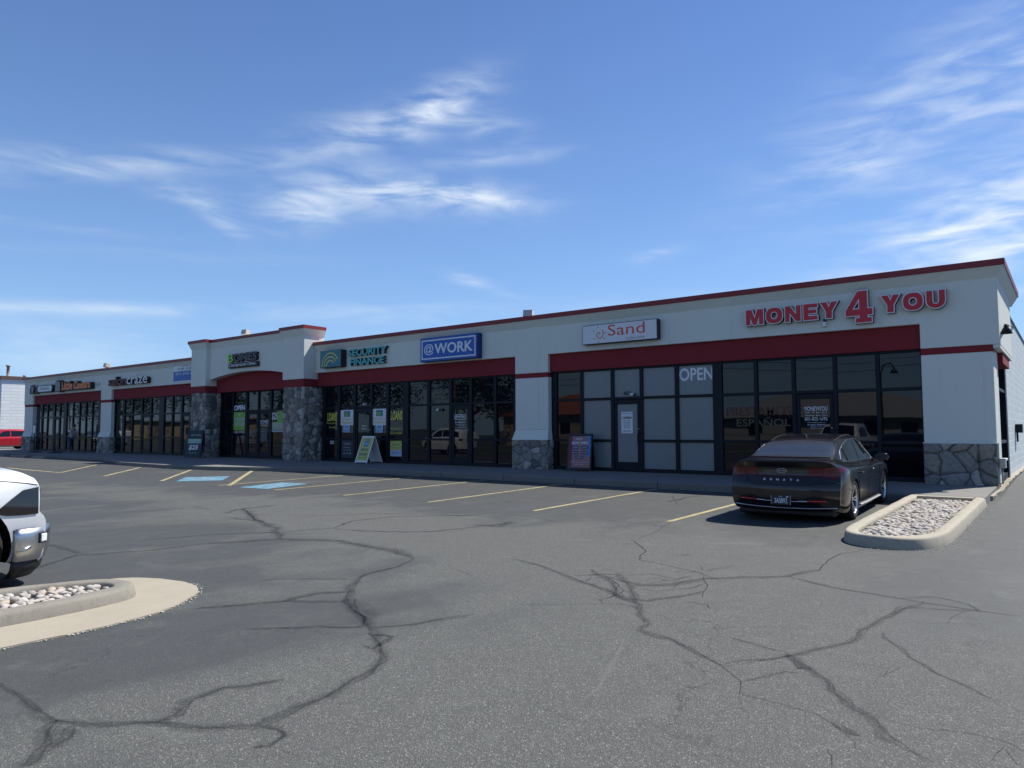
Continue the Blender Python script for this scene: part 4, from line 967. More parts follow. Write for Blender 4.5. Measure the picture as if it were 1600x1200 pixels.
# MONEY 4 YOU channel letters: white faced backs with red fronts
GL = {
 'M': ([(0,0),(0,1),(.33,1),(.5,.40),(.67,1),(1,1),(1,0),(.76,0),(.76,.60),(.60,0),(.40,0),(.24,.60),(.24,0)],),
 'N': ([(0,0),(0,1),(.30,1),(.72,.42),(.72,1),(1,1),(1,0),(.70,0),(.28,.58),(.28,0)],),
 'E': ([(0,0),(0,1),(1,1),(1,.77),(.36,.77),(.36,.62),(.93,.62),(.93,.40),(.36,.40),(.36,.23),(1,.23),(1,0)],),
 'Y': ([(0,1),(.36,1),(.5,.66),(.64,1),(1,1),(.67,.42),(.67,0),(.33,0),(.33,.42)],),
 'O': ([(.5+.5*math.copysign(abs(math.cos(t))**.8,math.cos(t)), .5+.5*math.copysign(abs(math.sin(t))**.8,math.sin(t))) for t in [k*math.pi/16 for k in range(32)]], [(.5+.22*math.cos(t), .5+.25*math.sin(t)) for t in [k*math.pi/12 for k in range(24)]]),
 'U': ([(0,1),(.32,1),(.32,.42)]+[(.5-.18*math.cos(t), .42-.20*math.sin(t)) for t in [k*math.pi/8 for k in range(1,8)]]+[(.68,.42),(.68,1),(1,1),(1,.42)]+[(.5+.5*math.cos(t), .42-.42*math.sin(t)) for t in [k*math.pi/12 for k in range(1,12)]]+[(0,.42)],),
 '4': ([(.46,1),(.82,1),(.82,.43),(1,.43),(1,.23),(.82,.23),(.82,.14),(.97,.14),(.97,0),(.38,0),(.38,.14),(.52,.14),(.52,.23),(0,.23),(0,.40)], [(.52,.43),(.52,.78),(.25,.43)]),
}
def glyphs(mb, txt, x0, x1, z0, z1, Y, d, off=0.0, gap=.06):
    wts = {'M': 1.25, 'O': 1.15, 'N': 1.05, 'E': .92, 'Y': 1.1, 'U': 1.05, '4': 1.0}; tot = sum(wts[c] for c in txt); W_ = (x1 - x0) - gap * (len(txt) - 1); x = x0
    for c in txt:
        w = W_ * wts[c] / tot; cu = bpy.data.curves.new('g', 'CURVE'); cu.dimensions = '2D'; cu.fill_mode = 'FRONT'; cu.offset = off
        for cont in GL[c]:
            sp_ = cu.splines.new('POLY'); sp_.points.add(len(cont) - 1); sp_.use_cyclic_u = True
            for q_i, (a, b) in enumerate(cont): sp_.points[q_i].co = (x + a * w, z0 + b * (z1 - z0), 0, 1)
        o = bpy.data.objects.new('g', cu); COL.objects.link(o); dg = bpy.context.evaluated_depsgraph_get(); dg.update(); me = bpy.data.meshes.new_from_object(o.evaluated_get(dg))
        bm = bmesh.new(); bm.from_mesh(me); bmesh.ops.remove_doubles(bm, verts=bm.verts, dist=1e-5)
        V = [v.co.copy() for v in bm.verts]; Fs = [[v.index for v in f.verts] for f in bm.faces]; Es = [(e.verts[0].index, e.verts[1].index) for e in bm.edges if len(e.link_faces) == 1]; n = len(V); bm.free()
        bpy.data.objects.remove(o); bpy.data.curves.remove(cu); bpy.data.meshes.remove(me)
        mb.add([(v.x, Y - d, v.y) for v in V] + [(v.x, Y, v.y) for v in V], Fs + [[n + i for i in f[::-1]] for f in Fs] + [(a, b, n + b, n + a) for a, b in Es]); x += w + gap
    return mb
def channel(r, txt, x0, x1, z0, z1, d=.14, gap=.075):
    glyphs(MB(), txt, x0, x1, z0, z1, Ys, d - .012, .024, gap).build('letter_body', MT['ink'], r)
    glyphs(MB(), txt, x0, x1, z0, z1, Ys - d + .012, .012, .024, gap).build('letter_rim', MT['offwhite'], r)
    glyphs(MB(), txt, x0, x1, z0, z1, Ys - d, .010, 0.0, gap).build('letter_face', MT['sign_red'], r)
r = sign_root('shop_sign', -6.75, -2.17, 4.1, 4.88, 'large red MONEY 4 YOU letters with white edges on the wall at the right end')
channel(r, 'MONEY', -6.73, -4.46, 4.275, 4.675)
channel(r, '4', -4.27, -3.68, 4.10, 4.86)
channel(r, 'YOU', -3.48, -2.17, 4.285, 4.685)
# Sand sun spa cabinet
def cabinet(r, x0, x1, z0, z1, d, face, side='ink', rim=.018):
    MB().box(x0, x1, Ys - d, Ys, z0, z1).build('cabinet', MT[side], r, bevel=.006)
    MB().box(x0 + rim, x1 - rim, Ys - d - .006, Ys - d + .002, z0 + rim, z1 - rim).build('face', MT[face], r)
def txt(r, t, x0, x1, z0, z1, mat, d, th=.004, name='lettering', **k): wall_text(MB(), t, x0, x1, z0, z1, Ys - d, th, **k).build(name, MT[mat], r)
r = sign_root('shop_sign', -11.78, -9.28, 4.13, 4.70, 'white box sign reading Sand SUN SPA with a small red spiral sun')
cabinet(r, -11.78, -9.27, 4.125, 4.71, .22, 'offwhite')
txt(r, 'Sand', -10.88, -9.66, 4.335, 4.665, 'sand_orange', .226); txt(r, 'SUN•SPA', -10.28, -9.67, 4.17, 4.255, 'grey_letter', .226, spacing=1.3)
sp = MB(); pts = [(-11.18 + (.02 + .0235 * t) * math.cos(t * 1.15) * .95, Ys - .23, 4.41 + (.02 + .0235 * t) * math.sin(t * 1.15)) for t in lin(0, 6.2, 44)]
sp.tube(pts, .011, 6)
sp.build('spiral_sun', MT['sand_orange'], r)
rays = MB()
for a in (100, 150, 215, 265, 320, 10): 
    c, s_ = math.cos(R(a)), math.sin(R(a)); rays.tube([(-11.18 + c * .20, Ys - .229, 4.41 + s_ * .20), (-11.18 + c * .245, Ys - .229, 4.41 + s_ * .245)], .009, 6)
rays.build('sun_rays', MT['ink'], r)
# @WORK cabinet
r = sign_root('shop_sign', -18.7, -15.98, 4.02, 4.86, 'blue box sign with white @WORK letters and white border')
cabinet(r, -18.70, -15.97, 4.01, 4.87, .26, 'royal', side='blue_side')
bo = MB(); a, b, c, d_ = -18.62, -16.05, 4.09, 4.79; t = .045
for bxs in ((a, b, c, c + t), (a, b, d_ - t, d_), (a, a + t, c + t, d_ - t), (b - t, b, c + t, d_ - t)): bo.box(bxs[0], bxs[1], Ys - .27, Ys - .266, bxs[2], bxs[3])
bo.build('border', MT['vinyl_white'], r); txt(r, '@', -18.50, -18.02, 4.24, 4.64, 'vinyl_white', .266, offset=.008); txt(r, 'WORK', -17.98, -16.17, 4.26, 4.635, 'vinyl_white', .266, offset=.022)
# Security finance
r = sign_root('shop_sign', -24.47, -20.6, 4.1, 4.81, 'teal SECURITY FINANCE letters beside a box with gold rainbow arcs')
MB().box(-24.47, -23.13, Ys - .28, Ys, 4.11, 4.81).build('cabinet', MT['ink'], r, bevel=.006)
MB().box(-24.45, -23.15, Ys - .287, Ys - .279, 4.13, 4.79).build('face', MT['box_teal'], r)
ar = MB()
for rad in (.54, .40, .26):
    pr = [(math.cos(t) * rad, math.sin(t) * rad) for t in lin(R(30), R(180), 20)]
    inn = [(math.cos(t) * (rad - .055), math.sin(t) * (rad - .055)) for t in lin(R(180), R(30), 20)]
    ps = [(-23.80 + x * 1.05, max(4.14, 4.14 + z * 1.08)) for x, z in pr + inn]; n = len(pr)
    for i in range(n - 1):
        p0, p1, p2, p3 = ps[i], ps[i + 1], ps[2 * n - 2 - i], ps[2 * n - 1 - i]
        ar.prism([p0, p1, p2, p3], lambda a, b: (a, Ys - .288, b), lambda a, b: (a, Ys - .292, b))
ar.build('rainbow', MT['gold_arc'], r)
for tx, x0, x1, z0, z1 in (('SECURITY', -22.88, -20.62, 4.50, 4.78), ('FINANCE', -22.76, -20.76, 4.12, 4.40)):
    wall_text(MB(), tx, x0, x1, z0, z1, Ys, .135, offset=.03).build('letter_body', MT['ink'], r)
    wall_text(MB(), tx, x0, x1, z0, z1, Ys - .135, .01, offset=.03).build('letter_face', MT['sign_teal'], r)
# serifs for the slab letters
# BONES
Yp_ = 18.6
r = empty('shop_sign', (-29.8, Yp_, 4.44)); tag(r, 'dark BONES Chiropractic Clinic sign with a green first letter on the pavilion', 'shop sign')
wall_text(MB(), 'BONES', -30.97, -28.64, 4.70, 5.10, Yp_, .13, offset=.06).build('letter_body', MT['ink'], r)
wall_text(MB(), 'ONES', -30.40, -28.68, 4.73, 5.07, Yp_ - .13, .006, offset=-.028).build('letter_face', MT['grey_letter'], r)
wall_text(MB(), 'B', -30.97, -30.52, 4.71, 5.09, Yp_ - .13, .012, offset=.02).build('letter_face', MT['green_led'], r)
m_ = MB(); m_.box(-30.95, -28.58, Yp_ - .13, Yp_, 4.43, 4.66); m_.build('backing', MT['ink'], r, bevel=.04, seg=3)
wall_text(MB(), 'Chiropractic Clinic', -30.86, -28.72, 4.47, 4.63, Yp_ - .13, .01, offset=.005).build('lettering', MT['vinyl_white'], r)
# space for lease banner
r = sign_root('banner', -36.93, -34.2, 4.06, 4.95, 'white and blue SPACE FOR LEASE banner tied beside the pavilion'); r['category'] = 'banner'
MB().box(-36.92, -34.25, Ys - .02, Ys - .003, 4.06, 4.95).build('panel', MT['offwhite'], r); MB().box(-36.92, -34.25, Ys - .024, Ys - .0205, 4.12, 4.62).build('colour_field', MT['royal'], r)
txt(r, 'SPACE', -36.1, -35.2, 4.83, 4.92, 'navy', .02); txt(r, 'FOR LEASE', -36.5, -34.8, 4.68, 4.79, 'navy', .02); txt(r, '801-243-1402', -36.7, -34.5, 4.42, 4.56, 'vinyl_white', .025)
# salon craze
r = sign_root('shop_sign', -44.0, -39.1, 4.13, 4.7, 'dark red and white lowercase salon craze letters above the second shop from the left')
for tx, x0, x1, mt in (('salon', -43.98, -41.78, 'dark_red'), ('craze', -41.70, -39.35, 'offwhite')):
    z1 = 4.66 if tx == 'salon' else 4.52
    wall_text(MB(), tx, x0, x1, 4.15, z1, Ys, .22, offset=.03).build('letter_body', MT['ink'], r); wall_text(MB(), tx, x0, x1, 4.15, z1, Ys - .22, .01, offset=.005).build('letter_face', MT[mt], r)
q = MB().tube([(-39.9, Ys - .23, 4.16), (-39.25, Ys - .23, 4.58)], .02, 6).tube([(-40.5, Ys - .23, 4.62), (-40.15, Ys - .23, 4.72)], .022, 6); q.build('accent_stroke', MT['offwhite'], r)
# drinks
def rrect(x0, x1, z0, z1, r_, n=6):
    out = []
    for cx_, cz_, a0 in ((x1 - r_, z0 + r_, -90), (x1 - r_, z1 - r_, 0), (x0 + r_, z1 - r_, 90), (x0 + r_, z0 + r_, 180)):
        for k in range(n + 1): a = R(a0 + 90 * k / n); out.append((cx_ + r_ * math.cos(a), cz_ + r_ * math.sin(a)))
    return out
def plate(poly, Y, d): return MB().prism(poly, lambda a, b: (a, Y, b), lambda a, b: (a, Y - d, b))
r = sign_root('shop_sign', -55.8, -51.9, 4.08, 4.6, 'rounded pale DRINKS sign beside a small dark emblem at the far left')
plate(rrect(-54.36, -51.92, 4.12, 4.58, .22), Ys, .24).build('cabinet', MT['ink'], r); plate(rrect(-54.30, -52.0, 4.17, 4.53, .17), Ys - .24, .01).build('face', MT['offwhite'], r)
txt(r, 'DRINKS', -53.95, -52.35, 4.25, 4.45, 'grey_letter', .25, offset=.02)
plate(rrect(-55.78, -54.5, 4.08, 4.5, .06), Ys, .22).build('cabinet', MT['ink'], r)
plate([(-55.35, 4.10), (-54.95, 4.10), (-54.80, 4.62), (-55.5, 4.62)], Ys - .22, .05).build('emblem', MT['ink'], r); plate([(-55.22, 4.16), (-55.05, 4.16), (-54.98, 4.48), (-55.3, 4.48)], Ys - .27, .01).build('emblem_face', MT['grey_letter'], r)
plate(rrect(-55.46, -54.84, 4.60, 4.68, .03), Ys - .2, .05).build('emblem_lid', MT['ink'], r)
# pizza sign
r = sign_root('shop_sign', -51.4, -46.2, 4.07, 4.82, 'orange Little Caesars letters on a dark backing next to a rounded white panel')
plate([(-51.4, 4.07), (-50.55, 4.07), (-50.55, 4.6)] + [(-50.98 + .43 * math.cos(t), 4.52 + .30 * math.sin(t)) for t in lin(R(10), R(170), 12)] + [(-51.4, 4.6)], Ys, .28).build('cabinet', MT['ink'], r)
plate([(-51.33, 4.12), (-50.62, 4.12), (-50.62, 4.55)] + [(-50.98 + .36 * math.cos(t), 4.50 + .24 * math.sin(t)) for t in lin(R(10), R(170), 12)] + [(-51.33, 4.55)], Ys - .28, .01).build('face', MT['grey_letter'], r)
MB().box(-50.42, -46.25, Ys - .24, Ys, 4.11, 4.50).build('backing', MT['ink'], r, bevel=.03)
for tx, x0, x1, z0, z1 in (('Little', -50.42, -48.85, 4.15, 4.66), ('Caesars', -48.62, -46.32, 4.15, 4.63)):
    wall_text(MB(), tx, x0 - .03, x1 + .03, z0 - .03, z1 + .03, Ys, .245, offset=.06).build('letter_body', MT['ink'], r)
    wall_text(MB(), tx, x0, x1, z0, z1, Ys - .245, .012, offset=.035).build('letter_face', MT['orange'], r)
q = MB().box(-45.95, -45.6, Ys - .05, Ys, 4.28, 4.46).build('electric_box', MT['steel'], r)

# floodlights on the roof edge
def flood(x, Y, z, rz, label):
    r = empty('floodlight', (x, Y, z), rz); r.scale = (.78, .78, .78); tag(r, label, 'floodlight', 'floodlights on the roof edge')
    m_ = MB().prism([(-.16, .10), (.12, .02), (.20, .12), (.20, .34), (-.10, .38)], lambda a, b: (-.2, a, b), lambda a, b: (.2, a, b)); m_.build('housing', MT['beige_metal'], r, bevel=.015, local=True)
    MB().add([(-.17, -.155, .125), (.17, -.155, .125), (.17, -.112, .355), (-.17, -.112, .355)], [(0, 1, 2, 3)]).build('lens', MT['steel'], r, local=True)
    MB().tube([(0, .08, -.12), (0, .08, .06)], .035, 8).build('bracket', MT['beige_metal'], r, local=True)
flood(-30.6, 19.1, 6.0, R(10), 'beige floodlight on the roof edge above the chiropractor pavilion')
flood(-14.15, 19.2, 5.22, R(25), 'beige floodlight on the roof edge between the two blue and white signs')
flood(-45.3, 19.2, 5.30, R(0), 'floodlight farthest left on the roof edge, above the pizza and salon signs')
# gooseneck barn lamp on the side wall
r = empty('wall_lamp', (XR, 22.0, 4.1)); tag(r, 'dark gooseneck barn lamp sticking out of the side wall under the roof edge', 'lamp')
G = lambda y, z, x=0: (x, y, z)
MB().tube([(-.19, 24.1, 4.40), (.06, 24.0, 4.45), (.22, 23.9, 4.40), (.28, 23.8, 4.30)], .022, 8).tube([(-.19, 24.4, 4.62), (.05, 24.1, 4.47)], .018, 8)
pa = onX_ = None
def onX(x, y, X): q = ray(x, y); return q * (X / q.x) + Vector((0, 0, CAM_H))
A1, A2, A3, A4 = onX(1571, 503.5, -1.38), onX(1577, 508.5, -1.22), onX(1583.5, 511, -1.38), onX(1570, 509.5, -1.10)
MB().tube([A1, A2, A3], .02, 8).build('arm', MT['frame'], r); MB().tube([A2, (A2 + A4) / 2 + Vector((0, 0, .01)), A4], .02, 8).build('neck', MT['frame'], r)
MB().lathe([(0, .08), (.035, .07), (.045, .01), (.07, -.03), (.125, -.14), (.12, -.14), (.0, -.05)], Matrix.Translation(A4 + Vector((.02, 0, -.03))), 24).build('lamp_shade', MT['frame'], r)
# small wall things
def camera_box(x, z, Y, label):
    r = empty('security_camera', (x, Y, z)); tag(r, label, 'camera')
    MB().box(-.04, .04, -.11, 0, 0, .12).build('housing', MT['white'], r, bevel=.01, local=True); MB().box(-.03, .03, -.07, 0, .12, .2).build('mount', MT['black'], r, bevel=.005, local=True)
camera_box(-4.79, 4.08, YF, 'small white security camera on the wall just below the Y of MONEY')
def bullet(x, z, label):
    r = empty('security_camera', (x, YG - .06, z)); tag(r, label, 'camera')
    MB().lathe([(0, 0), (.042, .0), (.045, .10), (0, .10)], Matrix.Translation((-.02, -.14, .0)) @ Matrix.Rotation(R(-75), 4, 'X') @ Matrix.Rotation(R(15), 4, 'Y'), 14).build('housing', MT['white'], r, local=True)
    MB().box(.01, .07, -.07, 0, -.04, .04).build('mount', MT['black'], r, bevel=.01, local=True)
bullet(-10.27, 2.57, 'small white bullet camera above the frosted door beside number 4874')
bullet(-18.15, 2.27, 'small white camera on the dark mullion left of the @WORK door')
# utility boxes on the corner and side wall
P = onX(1586.5, 668, -1.38)
r = empty('utility_box', P); tag(r, 'small black box with conduit on the block side wall', 'box')
MB().box(-1.37, -1.20, P.y - .25, P.y + .3, 1.42, 1.68).build('box_body', MT['frame'], r, bevel=.01); MB().tube([(-1.33, P.y - .12, 1.42), (-1.33, P.y - .12, 1.15)], .025, 8).build('conduit', MT['frame'], r)
r = empty('utility_box', (-1.28, 19.3, .75)); tag(r, 'grey metal box with pipe low on the right corner pilaster', 'box')
MB().box(-1.32, -1.20, 19.25, 19.55, .66, .88).build('box_body', MT['steel'], r, bevel=.01); MB().tube([(-1.27, 19.32, .66), (-1.27, 19.32, .32)], .018, 8).tube([(-1.26, 19.5, .80), (-1.26, 20.6, .82)], .03, 8).build('conduit', MT['steel'], r)

# ---- sidewalk A-frame signs
def aframe(x, y, rz, w, h, spread, mat, label, face, deco, handle=False):
    r = empty('sandwich_board', (x, y, .3), rz); tag(r, label, 'sandwich board', None)
    a = math.atan2(spread / 2, h); L = math.hypot(h, spread / 2)
    for s, nm in ((-1, 'front_panel'), (1, 'rear_panel')):
        T = Matrix.Translation((0, 0, h)) @ Matrix.Rotation(s * a, 4, 'X')
        p = MB(); t = .025
        for bx_ in ((-w / 2, -w / 2 + .045, -L, 0), (w / 2 - .045, w / 2, -L, 0), (-w / 2 + .045, w / 2 - .045, -.07, 0), (-w / 2 + .045, w / 2 - .045, -L + .03, -L + .10)):
            p.mbox(T @ Matrix.Translation(((bx_[0] + bx_[1]) / 2, s * t / 2, (bx_[2] + bx_[3]) / 2)), bx_[1] - bx_[0], t, bx_[3] - bx_[2])
        o = p.build(nm, MT[mat], r, bevel=.006, local=True)
        q = MB().mbox(T @ Matrix.Translation((0, s * (t / 2 + .002), (-L - .03) / 2)), w - .08, .012, L - .13); fc = q.build('poster_face', MT[face] if s < 0 else MT[mat], r, local=True)
        if s < 0:
            U = lambda u, v, k, T=T: T @ Vector((-w / 2 + .05 + u * (w - .1), -.022 - k, -L + .11 + v * (L - .19)))
            for it in deco:
                if it[0] == 'r':
                    _, u0, u1, v0, v1, mt, lift = it
                    MB().add([U(u0, v0, lift), U(u1, v0, lift), U(u1, v1, lift), U(u0, v1, lift)], [(0, 1, 2, 3)]).build('colour_field', MT[mt], r, local=True)
                else:
                    _, tx, u0, u1, v0, v1, mt = it[:7]
                    put_text(MB(), tx, lambda u, v, k: U(u0 + u * (u1 - u0), v0 + v * (v1 - v0), .003 + .002 * k), **(it[7] if len(it) > 7 else {})).build('lettering', MT[mt], r, local=True)
    if handle: MB().tube([(-.07, 0, h - .01), (-.07, 0, h + .07), (.07, 0, h + .07), (.07, 0, h - .01)], .014, 6).build('handle', MT[mat], r, local=True)
    return r
plain('poster_peach', (.30, .15, .15), .5, var=.2, scale=4.0, grime=((.16, .14, .42), .9)); plain('board_yellow', (.46, .46, .13), .5)
aframe(-11.92, 18.85, R(12), .78, 1.12, .36, 'black', 'black framed NOW OPEN sandwich board outside the spa, left of its frosted door', 'poster_peach',
       [('r', 0, .14, .0, 1.0, 'maroon', .0008), ('r', .86, 1.0, .35, 1.0, 'sky_blue', .0008), ('t', 'SAND', .3, .62, .88, .94, 'vinyl_white'), ('t', 'NOW OPEN', .12, .88, .74, .82, 'vinyl_white', dict(offset=.02)), ('r', .12, .45, .58, .67, 'navy', .002), ('r', .55, .92, .58, .67, 'navy', .002), ('r', .12, .45, .42, .51, 'navy', .002), ('r', .55, .92, .42, .51, 'navy', .002), ('r', .32, .68, .28, .36, 'navy', .002),
        ('t', 'TANNING', .15, .42, .605, .645, 'vinyl_white'), ('t', 'SAUNA', .60, .86, .605, .645, 'vinyl_white'), ('t', 'SPRAY TAN', .15, .42, .445, .485, 'vinyl_white'), ('t', 'RED LIGHT', .58, .88, .445, .485, 'vinyl_white'), ('t', 'MASSAGE', .37, .63, .30, .34, 'vinyl_white'),
        ('t', 'ask about our memberships', .08, .9, .15, .18, 'vinyl_white'), ('t', 'sun spa', .3, .7, .07, .10, 'vinyl_white'), ('r', .49, .51, .40, .69, 'pale_grey', .0015)], True)
aframe(-21.45, 18.75, R(-2), .72, 1.02, .75, 'white', 'white framed yellow sandwich board standing outside the loan shop door', 'board_yellow',
       [('r', .30, .72, .62, .86, 'sky_blue', .002), ('t', 'LOANS', .22, .80, .88, .96, 'teal'), ('t', 'OPEN', .36, .66, .70, .78, 'vinyl_white', {}), ('t', 'WALK IN', .2, .8, .42, .54, 'teal'), ('t', 'TAXES DONE HERE', .1, .9, .22, .32, 'teal'), ('r', .05, .95, .10, .14, 'lime', .002)])
aframe(-33.05, 18.15, R(28), .82, 1.28, .45, 'dark_teal', 'dark BONES sandwich board with a mint band and $25 against the left stone pillar', 'dark_teal',
       [('t', 'BONES', .25, .92, .82, .90, 'pale_grey'), ('r', .04, 1.0, .50, .70, 'mint', .002), ('t', 'CHIROPRACTIC', .10, .9, .61, .67, 'vinyl_white'), ('t', 'ADJUSTMENT', .14, .86, .53, .58, 'vinyl_white'), ('t', '$25', .16, .84, .20, .44, 'vinyl_white', dict(offset=.03, shear=.15)), ('t', 'WALK IN', .15, .75, .07, .13, 'mint')])

# ---- pole signs at the far left
for (x, y, z1, lab, sgn) in ((-50.74, 17.45, 1.75, 'thin dark post with a small white sign outside the far left shop', True), (-48.0, 17.6, 1.6, 'thin dark post on a flat base outside the pizza shop', False)):
    r = empty('post_stand', (x, y, .3)); tag(r, lab, 'post', 'thin post stands at the far left')
    MB().tube([(0, 0, .04), (0, 0, z1)], .028, 8).build('pole', MT['black'], r, local=True); MB().lathe([(0, .07), (.10, .06), (.42, .02), (.43, 0), (0, 0)], Matrix(), 20).build('base', MT['black'], r, local=True)
    if sgn: MB().box(-.16, .16, -.04, -.03, 1.15, 1.62).build('sign_plate', MT['white'], r, local=True)

# ---- white block building beyond the far end
ob = empty('block_building', (-95, 38, .16)); tag(ob, 'tall white painted block building with a thin brown roof edge at the far left', 'building')
def wbm():
    m, N, b = newmat('white_block'); P_ = N.n('ShaderNodeNewGeometry').outputs['Position']; s = N.n('ShaderNodeSeparateXYZ', {0: P_})
    uv = N.n('ShaderNodeCombineXYZ', {0: N.m('ADD', s.outputs[1], s.outputs[0]), 1: s.outputs[2], 2: 0.0}).outputs[0]
    br = N.n('ShaderNodeTexBrick', {'Vector': uv, 'Color1': (.78, .80, .80, 1), 'Color2': (.70, .73, .74, 1), 'Mortar': (.55, .57, .58, 1), 'Scale': 1.0, 'Mortar Size': .02, 'Brick Width': 1.2, 'Row Height': .3}, offset=.5)
    setb(N, b, Base_Color=br.outputs['Color'], Roughness=.85); return m
MT['white_block'] = wbm()
MB().box(-112, -80, 24.6, 60, -.2, 6.55).build('wall', MT['white_block'], ob); MB().box(-112.15, -79.85, 24.45, 60.15, 6.55, 6.85).build('roof_edge', plain('brown_fascia', (.13, .07, .06), .6), ob)
pch = onX(12.3, 588, -82.0)
MB().lathe([(.0, 1.25), (.20, 1.25), (.20, 1.12), (.13, 1.10), (.13, .12), (.17, .1), (.17, 0), (0, 0)], Matrix.Translation((-82, pch.y, 6.80)), 16).build('chimney_pipe', plain('rusty_pipe', (.30, .24, .19), .7, var=.4), ob)
MB().lathe([(.0, .35), (.12, .33), (.14, .2), (.06, .18), (.06, 0)], Matrix.Translation((-82, 27.1, 6.82)), 12).build('roof_vent', MT['rusty_pipe'], ob)
# ================================================================ VEHICLES
def carpaint(name, col, rough=.22, coat=1.0, dust=None, metal=0.0):
    m, N, b = newmat(name); P_ = N.n('ShaderNodeNewGeometry').outputs['Position']; n1 = N.noise(P_, 2.2, 6, .65)
    c = N.mix(n1, tuple(x * .85 for x in col), tuple(min(1, x * 1.1) for x in col)); setb(N, b, Coat_Weight=coat, Coat_Roughness=.06, Metallic=metal)
    if dust:
        z = N.n('ShaderNodeSeparateXYZ', {0: N.n('ShaderNodeTexCoord').outputs['Object']}).outputs[2]
        d = N.m('MULTIPLY', N.n('ShaderNodeMapRange', {0: n1, 1: .35, 2: .7, 3: .35, 4: 1}).outputs[0], N.n('ShaderNodeMapRange', {0: z, 1: .3, 2: 1.1, 3: dust[1], 4: dust[1] * .35}).outputs[0])
        c = N.mix(d, c, dust[0]); setb(N, b, Roughness=N.m('MULTIPLY_ADD', d, .5, rough), Coat_Weight=N.m('MULTIPLY_ADD', d, -1.2, coat, clamp=True))
    else: setb(N, b, Roughness=rough)
    setb(N, b, Base_Color=c); return m
MT['black_paint'] = carpaint('dusty_black_paint', (.0035, .004, .0055), .16, .35, ((.042, .043, .044), .10))
MT['white_paint_car'] = carpaint('white_car_paint', (.80, .81, .82), .25)
MT['red_paint'] = carpaint('red_car_paint', (.42, .008, .02), .2)
MT['silver_paint'] = carpaint('silver_car_paint', (.42, .43, .45), .25, metal=.5)
plain('red_lens', (.085, .001, .003), .22, coat=.15); plain('dark_lens', (.012, .010, .010), .08, coat=1.0); plain('red_reflector', (.55, .01, .015), .2, coat=1.0); plain('seam', (.002, .002, .002), .8)
plain('lamp_clear', (.70, .72, .74), .1, coat=1.0)

